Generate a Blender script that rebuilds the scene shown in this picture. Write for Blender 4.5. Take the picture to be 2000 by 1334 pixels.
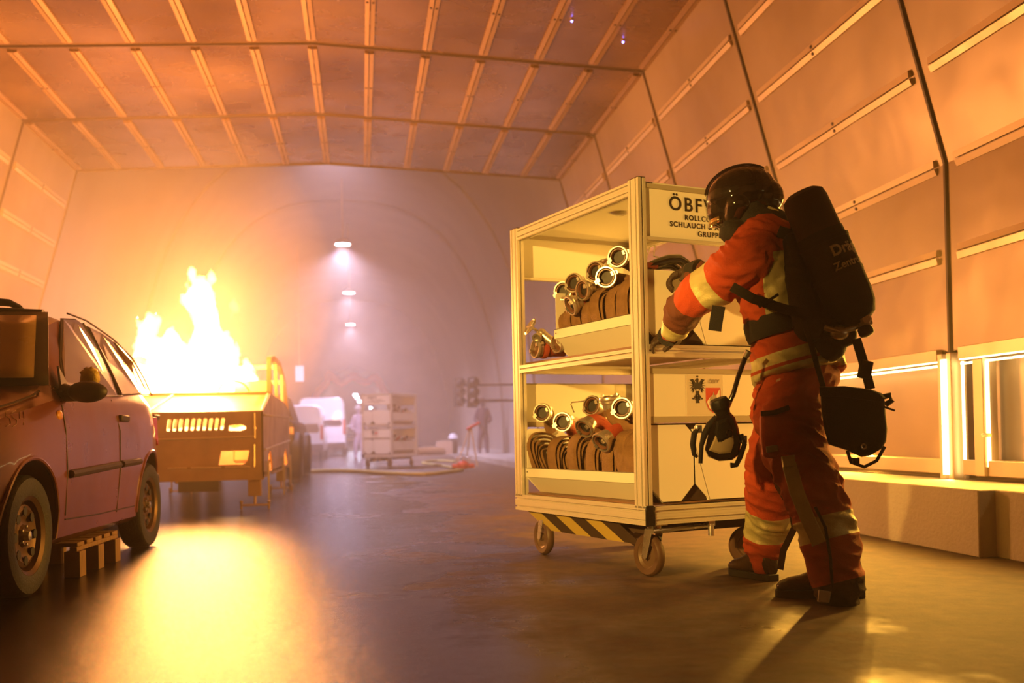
import bpy, bmesh, math, random
from mathutils import Vector, Matrix, noise
random.seed(7)
for o in list(bpy.data.objects): bpy.data.objects.remove(o)
COL = bpy.context.scene.collection
SC = bpy.context.scene

# ------------------------------------------------------------------ camera
F, PPY, CH = 1944.0, 820.0, 0.73          # focal length in pixels of the 2000 px frame, principal row, eye height
YAW, PIT, ROL = math.radians(8.63), math.atan(27/1944), math.radians(1.2)
cW = Vector((math.sin(YAW)*math.cos(PIT), math.cos(YAW)*math.cos(PIT), math.sin(PIT)))
_r = Vector((math.cos(YAW), -math.sin(YAW), 0)); _u = _r.cross(cW)
cR = _r*math.cos(ROL) - _u*math.sin(ROL); cU = _u*math.cos(ROL) + _r*math.sin(ROL)
cC = Vector((0, 0, CH))
def P(px, py, D): return cC + cR*((px-1000)/F*D) - cU*((py-PPY)/F*D) + cW*D
def G(px, py, z=0.0):
    d = cR*((px-1000)/F) - cU*((py-PPY)/F) + cW
    return cC + d*((z-CH)/d.z)
cam = bpy.data.cameras.new('camera'); co = bpy.data.objects.new('camera', cam); COL.objects.link(co)
M = Matrix.Identity(4)
for i in range(3): M[i][0] = cR[i]; M[i][1] = cU[i]; M[i][2] = -cW[i]; M[i][3] = cC[i]
co.matrix_world = M
cam.sensor_width = 36; cam.lens = F/2000*36; cam.shift_y = (PPY-667)/2000; cam.clip_start = .05; cam.clip_end = 400
cam.dof.use_dof = True; cam.dof.focus_distance = 4.75; cam.dof.aperture_fstop = 2.0
SC.camera = co
# ------------------------------------------------------------------ world, exposure
w = bpy.data.worlds.new('world'); SC.world = w; w.use_nodes = True
w.node_tree.nodes['Background'].inputs[0].default_value = (.05, .02, .01, 1)
w.node_tree.nodes['Background'].inputs[1].default_value = .3
SC.view_settings.view_transform = 'Standard'; SC.view_settings.look = 'None'
SC.view_settings.exposure = -0.75; SC.view_settings.gamma = 1.0
SC.cycles.use_denoising = True; SC.cycles.use_adaptive_sampling = True; SC.cycles.adaptive_threshold = .02
SC.cycles.volume_bounces = 1; SC.cycles.max_bounces = 6; SC.cycles.diffuse_bounces = 3; SC.cycles.glossy_bounces = 3
SC.cycles.transmission_bounces = 3; SC.cycles.transparent_max_bounces = 8
SC.cycles.sample_clamp_indirect = 6.0; SC.cycles.blur_glossy = 1.0
SC.cycles.caustics_reflective = False; SC.cycles.caustics_refractive = False

def light(kind, name, loc, power, color, **k):
    l = bpy.data.lights.new(name, kind); l.energy = power; l.color = color
    o = bpy.data.objects.new(name, l); COL.objects.link(o); o.location = loc
    to = k.pop('to', None)
    if to is not None:
        o.rotation_euler = (Vector(to)-Vector(loc)).to_track_quat('-Z', 'Y').to_euler()
    for a, b in k.items(): setattr(l, a, b)
    return o
FIRE_C = (1, .36, .08); YEL_C = (1, .47, .055); VIO_C = (.84, .68, 1.0)
FLAME_AT = Vector((-1.85, 11.6, 1.75))
light('POINT', 'fire_light', FLAME_AT, 2200, FIRE_C, shadow_soft_size=.45)
light('POINT', 'fire_light', FLAME_AT+Vector((.3, -.3, .55)), 700, FIRE_C, shadow_soft_size=.3)
# LED strips of the side walls: long area lights below the strip, on the wall
for (y0, y1, p) in ((6.3, 8.4, 480), (4.3, 5.9, 120)):
    light('AREA', 'strip_light', (3.80, (y0+y1)/2, 1.15), p, YEL_C, shape='RECTANGLE', size=.05, size_y=y1-y0,
          to=(1.5, (y0+y1)/2, .5))
light('AREA', 'post_light', (3.80, 6.0, .8), 60, YEL_C, shape='RECTANGLE', size=.04, size_y=.9, to=(1.5, 5.5, .8))
light('SPOT', 'added_cart_spot', (-3.4, .2, 2.3), 5600, (1, .52, .09), spot_size=math.radians(30), spot_blend=.5, shadow_soft_size=.12, to=(1.0, 5.6, 1.15))  # unseen spot added at the left to brighten the container's long side
# tunnel lamps
LAMPS = [(-.4, 18.6, 6.6), (-.4, 27.3, 6.0), (-.35, 36.5, 6.0), (-.4, 46.8, 6.0)]
for i, (x, y, z) in enumerate(LAMPS):
    light('SPOT', 'tunnel_lamp_light', (x, y, z-.14), (2600, 6500, 6500, 6500)[i], VIO_C, spot_size=math.radians(150), spot_blend=.9,
          shadow_soft_size=.15, to=(x, y, 0))

# ------------------------------------------------------------------ materials
def mat(name, color, rough=.5, metal=0.0, nscale=None, namt=.15, bump=0.0, bscale=60, emit=None, estr=0, coat=0, alpha=None, spec=.5, color2=None, c2scale=3, trans=0, stretch=None, aniso=None, sheen=0):
    m = bpy.data.materials.new(name); m.use_nodes = True; nt = m.node_tree; b = nt.nodes['Principled BSDF']
    b.inputs['Base Color'].default_value = (*color, 1); b.inputs['Roughness'].default_value = rough
    b.inputs['Metallic'].default_value = metal; b.inputs['Coat Weight'].default_value = coat
    b.inputs['Specular IOR Level'].default_value = spec
    b.inputs['Transmission Weight'].default_value = trans
    if alpha is not None: b.inputs['Alpha'].default_value = alpha
    if emit: b.inputs['Emission Color'].default_value = (*emit, 1); b.inputs['Emission Strength'].default_value = estr
    tc = nt.nodes.new('ShaderNodeTexCoord'); mp = nt.nodes.new('ShaderNodeMapping'); nt.links.new(tc.outputs['Object'], mp.inputs[0])
    if stretch: mp.inputs['Scale'].default_value = stretch
    def nz(s, d=4):
        n = nt.nodes.new('ShaderNodeTexNoise'); n.inputs['Scale'].default_value = s; n.inputs['Detail'].default_value = d
        nt.links.new(mp.outputs[0], n.inputs['Vector']); return n
    if color2:
        n = nz(c2scale, 5); r = nt.nodes.new('ShaderNodeValToRGB')
        r.color_ramp.elements[0].position = .35; r.color_ramp.elements[1].position = .65
        r.color_ramp.elements[0].color = (*color, 1); r.color_ramp.elements[1].color = (*color2, 1)
        nt.links.new(n.outputs['Fac'], r.inputs[0]); nt.links.new(r.outputs[0], b.inputs['Base Color'])
    if nscale:
        n = nz(nscale); mr = nt.nodes.new('ShaderNodeMapRange')
        mr.inputs['To Min'].default_value = max(.02, rough-namt); mr.inputs['To Max'].default_value = min(1, rough+namt)
        nt.links.new(n.outputs['Fac'], mr.inputs[0]); nt.links.new(mr.outputs[0], b.inputs['Roughness'])
    if bump:
        n = nz(bscale, 3); bp = nt.nodes.new('ShaderNodeBump'); bp.inputs['Strength'].default_value = bump; bp.inputs['Distance'].default_value = .01
        nt.links.new(n.outputs['Fac'], bp.inputs['Height']); nt.links.new(bp.outputs[0], b.inputs['Normal'])
    return m
def emis(name, color, s):
    m = bpy.data.materials.new(name); m.use_nodes = True; nt = m.node_tree; nt.nodes.clear()
    e = nt.nodes.new('ShaderNodeEmission'); e.inputs[0].default_value = (*color, 1); e.inputs[1].default_value = s
    o = nt.nodes.new('ShaderNodeOutputMaterial'); nt.links.new(e.outputs[0], o.inputs[0]); return m
m_alu = mat('brushed aluminium', (.84, .80, .72), .40, .6)
m_white = mat('white coated board', (.80, .77, .70), .45, nscale=6)
m_black = mat('black rubber', (.018, .016, .015), .55, nscale=20)
m_dark = mat('dark fabric', (.02, .018, .017), .8, bump=.5, bscale=220)
m_strap = mat('black webbing', (.012, .011, .011), .7, bump=.4, bscale=300)
m_plas = mat('glossy black plastic', (.012, .010, .010), .18, coat=.6)
m_glossk = mat('helmet shell lacquer', (.020, .014, .012), .10, coat=1.0)
m_steel = mat('zinc steel', (.62, .60, .57), .3, .9, nscale=15)
m_brass = mat('coupling alloy', (.72, .66, .60), .33, .85, nscale=30, namt=.12)
m_rim = mat('caster rim grey', (.12, .07, .045), .5, .1)
m_tyre = mat('tyre rubber', (.022, .020, .019), .6, bump=.3, bscale=90)
m_cloth = mat('orange red turnout cloth', (.62, .085, .022), .75, bump=.55, bscale=340, color2=(.50, .06, .016), c2scale=9)
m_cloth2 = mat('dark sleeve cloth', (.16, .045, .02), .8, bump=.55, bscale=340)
m_refl = mat('yellow silver reflective tape', (.66, .60, .30), .45, .15, bump=.2, bscale=200, color2=(.58, .52, .24), c2scale=14)
m_hem = mat('dark hem cloth', (.05, .02, .012), .8, bump=.4, bscale=260)
m_skin = mat('skin', (.55, .32, .22), .5)
m_glove = mat('glove leather', (.05, .028, .018), .6, bump=.6, bscale=120)
m_boot = mat('boot leather', (.045, .022, .014), .32, nscale=25, namt=.15, bump=.25, bscale=80)
m_hose = mat('brown canvas hose', (.30, .16, .065), .85, bump=.8, bscale=260, color2=(.22, .11, .045), c2scale=20)
m_hoser = mat('red hose sleeve', (.48, .07, .025), .75, bump=.6, bscale=260)
m_conc = mat('concrete', (.40, .36, .31), .8, bump=.4, bscale=40, color2=(.33, .29, .25), c2scale=1.3)
m_ply = mat('brown floor board', (.20, .10, .05), .5, nscale=10)
m_red = mat('red print', (.55, .05, .03), .5)
m_blackp = mat('black print', (.02, .015, .012), .5)
m_greyp = mat('grey print', (.35, .30, .24), .5)
m_label = mat('label film', (.66, .60, .52), .5)
m_tape2 = mat('grey tape', (.38, .33, .26), .5)

# ------------------------------------------------------------------ mesh builder
class MB:
    def __init__(s): s.v = []; s.f = []; s.m = []; s.cm = 0; s.X = Matrix.Identity(4)
    def add(s, vs, fs):
        n = len(s.v); s.v += [s.X @ Vector(p) for p in vs]; s.f += [tuple(i+n for i in f) for f in fs]; s.m += [s.cm]*len(fs); return s
    def box(s, a, b, rot=None, org=None):
        x0, y0, z0 = a; x1, y1, z1 = b
        vs = [Vector(p) for p in ((x0,y0,z0),(x1,y0,z0),(x1,y1,z0),(x0,y1,z0),(x0,y0,z1),(x1,y0,z1),(x1,y1,z1),(x0,y1,z1))]
        if rot is not None:
            o = Vector(org) if org is not None else (vs[0]+vs[6])/2
            vs = [rot @ (p-o) + o for p in vs]
        return s.add(vs, [(0,3,2,1),(4,5,6,7),(0,1,5,4),(1,2,6,5),(2,3,7,6),(3,0,4,7)])
    def tube(s, pts, r, n=10, cap=True, flat=None, up=None):
        pts = [Vector(p) for p in pts]; N = len(pts)
        rs = r if isinstance(r, (list, tuple)) else [r]*N
        t0 = (pts[1]-pts[0]).normalized()
        u = Vector(up) if up is not None else (Vector((0, 0, 1)) if abs(t0.z) < .9 else Vector((1, 0, 0)))
        vs = []
        for i, p in enumerate(pts):
            t = ((pts[min(i+1, N-1)]-pts[max(i-1, 0)])).normalized()
            a = t.cross(u)
            if a.length < 1e-6: a = t.orthogonal()
            a.normalize(); b = a.cross(t).normalized(); u = b if up is None else u
            fa, fb = flat if flat else (1, 1)
            for k in range(n):
                q = 2*math.pi*k/n
                vs.append(p + a*math.cos(q)*rs[i]*fa + b*math.sin(q)*rs[i]*fb)
        fs = [(i*n+k, i*n+(k+1) % n, (i+1)*n+(k+1) % n, (i+1)*n+k) for i in range(N-1) for k in range(n)]
        if cap: fs += [tuple(range(n-1, -1, -1)), tuple(range((N-1)*n, N*n))]
        return s.add(vs, fs)
    def lathe(s, prof, c=(0, 0, 0), ax=(0, 0, 1), n=28, squash=1):
        q = Vector(ax).to_track_quat('Z', 'Y'); c = Vector(c); vs = []
        for r, h in prof:
            for k in range(n):
                a = 2*math.pi*k/n; vs.append(q @ Vector((r*math.cos(a), r*math.sin(a)*squash, h)) + c)
        N = len(prof)
        fs = [(i*n+k, i*n+(k+1) % n, (i+1)*n+(k+1) % n, (i+1)*n+k) for i in range(N-1) for k in range(n)]
        if prof[0][0] > 1e-5: fs.append(tuple(range(n-1, -1, -1)))
        if prof[-1][0] > 1e-5: fs.append(tuple(range((N-1)*n, N*n)))
        return s.add(vs, fs)
    def ringlathe(s, prof, c=(0, 0, 0), ax=(0, 0, 1), n=28):       # closed profile (torus like)
        q = Vector(ax).to_track_quat('Z', 'Y'); c = Vector(c); vs = []
        for r, h in prof:
            for k in range(n):
                a = 2*math.pi*k/n; vs.append(q @ Vector((r*math.cos(a), r*math.sin(a), h)) + c)
        N = len(prof)
        return s.add(vs, [(i*n+k, i*n+(k+1) % n, ((i+1) % N)*n+(k+1) % n, ((i+1) % N)*n+k) for i in range(N) for k in range(n)])
    def prism(s, pts, off):
        pts = [Vector(p) for p in pts]; off = Vector(off); n = len(pts)
        return s.add(pts+[p+off for p in pts], [tuple(range(n-1, -1, -1)), tuple(range(n, 2*n))]+[(i, (i+1) % n, n+(i+1) % n, n+i) for i in range(n)])
    def loft(s, rings, cap=True, closed=True):
        n = len(rings[0]); vs = [p for r in rings for p in r]; N = len(rings); kk = n if closed else n-1
        fs = [(i*n+k, i*n+(k+1) % n, (i+1)*n+(k+1) % n, (i+1)*n+k) for i in range(N-1) for k in range(kk)]
        if cap and closed: fs += [tuple(range(n-1, -1, -1)), tuple(range((N-1)*n, N*n))]
        return s.add(vs, fs)
    def ball(s, c, r, n=16, m=10, q=None):
        c = Vector(c); r = r if hasattr(r, '__len__') else (r, r, r)
        rings = []
        for i in range(1, m):
            t = math.pi*i/m
            row = [Vector((r[0]*math.sin(t)*math.cos(2*math.pi*k/n), r[1]*math.sin(t)*math.sin(2*math.pi*k/n), r[2]*math.cos(t))) for k in range(n)]
            rings.append([(q @ p if q else p)+c for p in row])
        top = Vector((0, 0, r[2])); bot = -top
        if q: top = q @ top; bot = q @ bot
        vs = [p for g in rings for p in g]+[top+c, bot+c]; a = len(vs)-2; fs = []
        for i in range(m-2):
            for k in range(n): fs.append((i*n+k, (i+1)*n+k, (i+1)*n+(k+1) % n, i*n+(k+1) % n))
        for k in range(n):
            fs.append((a, k, (k+1) % n)); fs.append((a+1, (m-2)*n+(k+1) % n, (m-2)*n+k))
        return s.add(vs, fs)
    def obj(s, name, mats, parent=None, bevel=0, smooth=True, sub=0, world=False, solid=0, fix=True):
        me = bpy.data.meshes.new(name); me.from_pydata(s.v, [], s.f)
        for m in (mats if isinstance(mats, (list, tuple)) else [mats]): me.materials.append(m)
        for p, k in zip(me.polygons, s.m): p.material_index = k
        if fix:
            bm = bmesh.new(); bm.from_mesh(me); bmesh.ops.recalc_face_normals(bm, faces=bm.faces); bm.to_mesh(me); bm.free()
        o = bpy.data.objects.new(name, me); COL.objects.link(o)
        if parent is not None:
            o.parent = parent
            if world:
                X = Matrix.Identity(4); p = parent
                while p is not None: X = p.matrix_basis.copy() if p.parent is None else X; p = p.parent
                o.matrix_parent_inverse = X.inverted()
                # parts built in world space under a part keep the root's transform
                if parent.parent is not None: o.matrix_parent_inverse = Matrix.Identity(4)
        if solid: md = o.modifiers.new('s', 'SOLIDIFY'); md.thickness = solid
        if bevel: md = o.modifiers.new('b', 'BEVEL'); md.width = bevel; md.segments = 2; md.limit_method = 'ANGLE'
        if sub: md = o.modifiers.new('u', 'SUBSURF'); md.levels = sub; md.render_levels = sub
        if smooth: me.shade_smooth(); me.set_sharp_from_angle(angle=math.radians(38))
        return o
def tag(o, label=None, cat=None, group=None, kind=None):
    if label: o['label'] = label
    if cat: o['category'] = cat
    if group: o['group'] = group
    if kind: o['kind'] = kind
    return o
def thing(name, label, cat, loc=(0, 0, 0), rz=0, group=None):
    o = bpy.data.objects.new(name, None); COL.objects.link(o); o.empty_display_size = .1
    o.location = loc; o.rotation_euler = (0, 0, rz); return tag(o, label, cat, group)
def kids(o): return [c for c in bpy.data.objects if c.parent == o]
def copy_tree(o, parent=None):
    c = o.copy(); COL.objects.link(c); c.parent = parent
    for ch in kids(o): copy_tree(ch, c)
    return c
def struct(name, mb, m, parent=None, **k):
    o = mb.obj(name, m, parent, **k); o['kind'] = 'structure'; return o

# ------------------------------------------------------------------ floor
RX, RZ, CX, CZ, WX, WZ = -.45, 5.0, 3.25, 4.82, 3.89, 2.47    # ridge, upper corner and wall bend of the panel lining
LCX, LWX = 2*RX-CX, 2*RX-WX
RIBS = [6.1+2.4*i for i in range(-5, 5)]                       # last rib at 15.7
Y0, Y1 = RIBS[0], RIBS[-1]
def floor_mat():
    m = bpy.data.materials.new('wet asphalt'); m.use_nodes = True; nt = m.node_tree; b = nt.nodes['Principled BSDF']; L = nt.links.new
    tc = nt.nodes.new('ShaderNodeTexCoord')
    def nz(s, d=5, r=.6):
        n = nt.nodes.new('ShaderNodeTexNoise'); n.inputs['Scale'].default_value = s; n.inputs['Detail'].default_value = d; n.inputs['Roughness'].default_value = r
        L(tc.outputs['Object'], n.inputs['Vector']); return n
    def ramp(src, a, b_, ca, cb):
        r = nt.nodes.new('ShaderNodeValToRGB'); r.color_ramp.elements[0].position = a; r.color_ramp.elements[1].position = b_
        r.color_ramp.elements[0].color = (*ca, 1); r.color_ramp.elements[1].color = (*cb, 1); L(src, r.inputs[0]); return r
    sep = nt.nodes.new('ShaderNodeSeparateXYZ'); L(tc.outputs['Object'], sep.inputs[0])
    n1 = nz(.9, 6, .65); n2 = nz(62, 5, .8); n3 = nz(7, 6, .7)
    # wet film: full on the left of the carriageway, broken patches on the right, nearly dry by the ledge
    ma = nt.nodes.new('ShaderNodeMath'); ma.operation = 'MULTIPLY_ADD'; ma.inputs[1].default_value = -.26; ma.inputs[2].default_value = .66; L(sep.outputs['X'], ma.inputs[0])
    ad = nt.nodes.new('ShaderNodeMath'); ad.operation = 'ADD'; L(ma.outputs[0], ad.inputs[0]); 
    sub = nt.nodes.new('ShaderNodeMath'); sub.operation = 'MULTIPLY_ADD'; sub.inputs[1].default_value = 1.3; sub.inputs[2].default_value = -.65; L(n1.outputs['Fac'], sub.inputs[0]); L(sub.outputs[0], ad.inputs[1])
    wet = ramp(ad.outputs[0], .25, .60, (0, 0, 0), (1, 1, 1))
    mr = nt.nodes.new('ShaderNodeMapRange'); mr.inputs['To Min'].default_value = .72; mr.inputs['To Max'].default_value = .11; L(wet.outputs[0], mr.inputs[0])
    L(mr.outputs[0], b.inputs['Roughness'])
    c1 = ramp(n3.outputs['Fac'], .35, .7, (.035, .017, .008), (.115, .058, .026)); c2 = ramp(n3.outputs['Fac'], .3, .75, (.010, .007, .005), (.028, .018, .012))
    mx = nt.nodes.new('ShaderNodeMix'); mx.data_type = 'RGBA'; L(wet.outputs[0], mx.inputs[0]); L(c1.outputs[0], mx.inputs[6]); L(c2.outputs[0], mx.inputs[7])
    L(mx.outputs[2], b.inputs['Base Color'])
    bp = nt.nodes.new('ShaderNodeBump'); bp.inputs['Strength'].default_value = .5; bp.inputs['Distance'].default_value = .005; L(n2.outputs['Fac'], bp.inputs['Height'])
    bp2 = nt.nodes.new('ShaderNodeBump'); bp2.inputs['Strength'].default_value = .22; bp2.inputs['Distance'].default_value = .02; L(n3.outputs['Fac'], bp2.inputs['Height'])
    L(bp.outputs[0], bp2.inputs['Normal']); L(bp2.outputs[0], b.inputs['Normal'])
    b.inputs['Specular IOR Level'].default_value = .6
    return m
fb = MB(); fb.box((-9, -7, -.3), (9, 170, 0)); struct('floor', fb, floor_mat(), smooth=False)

# ------------------------------------------------------------------ panel lining of the enclosure
def panel_mat(name, col, col2, rough, metal):
    m = mat(name, col, rough, metal, nscale=2.2, namt=.10, color2=col2, c2scale=.55, bump=.0)
    nt = m.node_tree; b = nt.nodes['Principled BSDF']; tc = nt.nodes.new('ShaderNodeTexCoord')
    n = nt.nodes.new('ShaderNodeTexNoise'); n.inputs['Scale'].default_value = 1.6; n.inputs['Detail'].default_value = 2
    nt.links.new(tc.outputs['Object'], n.inputs['Vector'])
    bp = nt.nodes.new('ShaderNodeBump'); bp.inputs['Strength'].default_value = .35; bp.inputs['Distance'].default_value = .05
    nt.links.new(n.outputs['Fac'], bp.inputs['Height']); nt.links.new(bp.outputs[0], b.inputs['Normal']); return m
m_panel = panel_mat('blotchy glossy lining panel', (.36, .21, .12), (.13, .06, .03), .26, .55)  # warm brown with darker blotches at random
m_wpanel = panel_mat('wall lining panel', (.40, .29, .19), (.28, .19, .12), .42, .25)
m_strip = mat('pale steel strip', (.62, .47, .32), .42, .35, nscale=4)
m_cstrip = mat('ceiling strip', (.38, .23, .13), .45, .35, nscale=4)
m_seam = mat('dark seam', (.06, .028, .016), .6)
m_screw = mat('screw', (.05, .03, .02), .4, .6)
m_led = emis('lit strip', (1, .72, .28), 14)
T = .04
cb = MB()
for s, (xa, xb) in (('l', (LCX, RX)), ('r', (RX, CX))):
    za, zb = (CZ, RZ) if s == 'l' else (RZ, CZ)
    cb.prism([(xa, Y0, za), (xb, Y0, zb), (xb, Y0, zb+T), (xa, Y0, za+T)], (0, Y1-Y0, 0))
ceil = struct('ceiling', cb, m_panel, smooth=False)
wr = MB()
wr.prism([(CX, Y0, CZ), (WX, Y0, WZ), (WX+T, Y0, WZ), (CX+T, Y0, CZ)], (0, Y1-Y0, 0))
wr.prism([(WX, Y0, WZ), (WX, Y0, 1.19), (WX+T, Y0, 1.19), (WX+T, Y0, WZ)], (0, Y1-Y0, 0))
wr.box((WX+.10, Y0, .3), (WX+.14, Y1, 1.25)); wr.box((WX, Y0, 1.19), (WX+.14, Y1, 1.22))
wall_r = struct('wall_right', wr, m_wpanel, smooth=False)
wl = MB()
wl.prism([(LCX, Y0, CZ), (LWX, Y0, WZ), (LWX-T, Y0, WZ), (LCX-T, Y0, CZ)], (0, Y1-Y0, 0))
wl.prism([(LWX, Y0, WZ), (LWX, Y0, 1.19), (LWX-T, Y0, 1.19), (LWX-T, Y0, WZ)], (0, Y1-Y0, 0))
wl.box((LWX-.14, Y0, .3), (LWX-.10, Y1, 1.25)); wl.box((LWX-.14, Y0, 1.19), (LWX, Y1, 1.22))
wall_l = struct('wall_left', wl, m_wpanel, smooth=False)
bw = MB(); bw.box((-6, Y0-.2, 0), (6, Y0, 5.3)); struct('wall_rear', bw, m_wpanel, smooth=False)
# concrete ledges along both walls
lb = MB(); lb.box((3.31, 4.98, 0), (4.06, Y1, .37)); lb.box((3.41, Y0, 0), (4.06, 4.98, .37))
struct('trim_1', lb, m_conc, bevel=.008)
lb = MB(); lb.box((-4.98, Y0, 0), (-4.22, Y1, .37)); struct('trim_2', lb, m_conc, bevel=.008)
# strips run between the ribs; each strip a part of the surface it is screwed to
def strip(a, b, nrm, par, hw=.05):
    a = Vector(a); b = Vector(b); nrm = Vector(nrm).normalized(); t = (b-a).normalized(); s = t.cross(nrm).normalized()
    mb = MB()
    for sg in (-1, 1):
        o0 = s*(.006*sg); o1 = s*(hw*sg)
        mb.prism([a+o0, a+o1, a+o1+nrm*.022, a+o0+nrm*.03], b-a)
        mb.cm = 1; c = (a+b)/2+s*(sg*hw*.55)+nrm*.026
        mb.prism([c+t*(.013*math.cos(q))+s*(.013*math.sin(q)) for q in [k*math.pi/4 for k in range(8)]], nrm*.008); mb.cm = 0
    o = mb.obj('strip', [m_cstrip if par is ceil else m_strip, m_screw], par, smooth=False); o['kind'] = 'structure'; return o
DXS = (CX-RX)/6
for i in range(len(RIBS)-1):
    ya, yb = RIBS[i]+.10, RIBS[i+1]-.13
    if yb < 3: continue
    for k in range(-6, 7):
        if RIBS[i] < 5 and abs(k) < 4: continue
        x = RX+k*DXS; z = RZ-(RZ-CZ)*abs(k)/6
        if abs(k) == 6: x -= .04*(1 if k > 0 else -1)
        sl = (RZ-CZ)/(CX-RX)
        strip((x, ya, z-.001), (x, yb, z-.001), (-sl*(1 if k > 0 else -1 if k < 0 else 0), 0, -1), ceil)
    un = Vector((CZ-WZ, 0, WX-CX)).normalized()
    for (px, par, sg) in ((1, wall_r, 1), (-1, wall_l, -1)):
        if sg < 0 and RIBS[i] < 8: continue
        for z in (1.86, 2.47, 3.08, 3.68, 4.27):
            x = WX if z <= WZ else WX-(WX-CX)*(z-WZ)/(CZ-WZ)
            n = Vector((-1, 0, 0)) if z < WZ else Vector((-un.x, 0, -un.z))
            if sg < 0: x = 2*RX-x; n.x = -n.x
            strip((x, ya, z), (x, yb, z), n, par)
for y in RIBS:
    if y < 1: continue
    for (pts, par) in (([(LCX, y, CZ), (RX, y, RZ), (CX, y, CZ)], ceil), ([(CX, y, CZ), (WX, y, WZ), (WX, y, 1.2)], wall_r), ([(LCX, y, CZ), (LWX, y, WZ), (LWX, y, 1.2)], wall_l)):
        mb = MB(); pp = [Vector(p) for p in pts]
        for a, b in zip(pp, pp[1:]): mb.tube([a, b], .021, 6)
        mb.obj('seam', m_seam, par)['kind'] = 'structure'
for (a, par) in (((CX, CZ), wall_r), ((LCX, CZ), wall_l), ):
    mb = MB(); mb.tube([(a[0], Y0, a[1]), (a[0], Y1, a[1])], .018, 6); mb.obj('corner_seam', m_seam, par)['kind'] = 'structure'
# lower wall: posts at the ribs, sunken panels with a toothed lit strip along the top and a pale rail at the foot
def niche(sx, par, y0, y1):
    mb = MB(); X = lambda d: sx*d
    x0 = WX if sx > 0 else -LWX
    mb.box(tuple((X(x0-.045), y0, 1.155)), tuple((X(x0+.0), y1, 1.235))) if sx > 0 else mb.box((X(x0), y0, 1.155), (X(x0-.045), y1, 1.235))
    o = mb.obj('rail', m_strip, par, bevel=.004); o['kind'] = 'structure'
    mb = MB(); xs = sorted((X(x0-.03), X(x0+.08)))
    mb.box((xs[0], y0, .40), (xs[1], y1, .50)); o = mb.obj('foot_rail', m_strip, par, bevel=.006); o['kind'] = 'structure'
    mb = MB(); n = int((y1-y0)/.085)
    xs = sorted((X(x0-.035), X(x0-.01)))
    for k in range(n):
        yy = y0+(k+.5)*(y1-y0)/n; mb.box((xs[0], yy-.032, 1.118), (xs[1], yy+.032, 1.130))
    mb.box((xs[0], y0, 1.148), (xs[1], y1, 1.156))
    o = mb.obj('led_strip', m_led, par, smooth=False); o['kind'] = 'structure'
for i in range(len(RIBS)-1):
    if RIBS[i] < -1: continue
    niche(1, wall_r, RIBS[i]+(.10 if i != 4 else .16), RIBS[i+1]-.14)
    if RIBS[i] > 8: niche(-1, wall_l, RIBS[i]+.10, RIBS[i+1]-.14)
for y in RIBS:
    for sx, par in ((1, wall_r), (-1, wall_l)):
        if y < 3: continue
        x0 = WX if sx > 0 else LWX
        mb = MB(); xs = sorted((x0-sx*.07, x0+sx*.02)); mb.box((xs[0], y-.10, .37), (xs[1], y-.045, 1.2)); mb.box((xs[0], y+.0, .37), (xs[1], y+.055, 1.2))
        xs = sorted((x0-sx*.0, x0+sx*.03)); mb.box((xs[0], y-.12, .37), (xs[1], y+.09, 1.2))
        o = mb.obj('post', m_strip, par, bevel=.004); o['kind'] = 'structure'
# near door panel with lit edges and its latch
mb = MB(); mb.box((WX-.03, 5.69, .46), (WX-.01, 5.70, 1.12)); mb.box((WX-.02, 5.955, .40), (WX-.005, 5.965, 1.14)); mb.box((WX-.085, 6.045, .40), (WX-.07, 6.095, 1.16))
mb.obj('edge_light', m_led, wall_r, smooth=False)['kind'] = 'structure'
mb = MB(); mb.box((WX-.05, 5.70, .40), (WX+.05, 5.80, 1.14)); mb.obj('post', m_strip, wall_r, bevel=.004)['kind'] = 'structure'
mb = MB(); mb.tube([(WX-.02, 5.69, .66), (WX-.07, 5.68, .66), (WX-.075, 5.60, .66)], .012, 8); mb.obj('latch', m_steel, wall_r)['kind'] = 'structure'

# ------------------------------------------------------------------ concrete vault beyond the lining
m_vault = mat('vault concrete', (.32, .27, .23), .8, bump=.25, bscale=14, color2=(.27, .22, .19), c2scale=.8, stretch=(1, 1, .25))
VX = -.45
def arc(hw, h, n=28, th=0):
    out = []
    for k in range(n+1):
        a = math.pi*k/n; out.append((VX-(hw+th)*math.copysign(abs(math.cos(a))**.75, math.cos(a)), (h+th)*math.sin(a)**.85))
    return out
def vault(hw, h, y0, y1):
    mb = MB(); A = arc(hw, h); B = arc(hw, h, th=.3)
    prof = A+B[::-1]
    mb.prism([(x, y0, z) for x, z in prof], (0, y1-y0, 0)); return mb
v = vault(4.85, 7.9, 15.9, 31); v2 = vault(5.6, 8.6, 31, 60)
# shoulder between the two bores and the ring that closes the gap above the lining
def annulus(mb, hi, ho, y, th=.25):
    A, B = hi, ho
    n = len(A)
    for k in range(n-1):
        mb.prism([(A[k][0], y, A[k][1]), (A[k+1][0], y, A[k+1][1]), (B[k+1][0], y, B[k+1][1]), (B[k][0], y, B[k][1])], (0, th, 0))
vw = struct('wall_vault', v, m_vault)
struct('wall_vault_far', v2, m_vault)
mb = MB(); annulus(mb, arc(4.85, 7.9), arc(6.2, 9.3), 30.9); struct('trim_3', mb, m_vault, smooth=False)
# shuttering joints of the vault
for y in (24.5, 30.4):
    mb = MB(); A = arc(4.82, 7.87)
    mb.tube([(x, y, z) for x, z in A], .05, 5); mb.obj('joint', m_vault, vw)['kind'] = 'structure'
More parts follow.
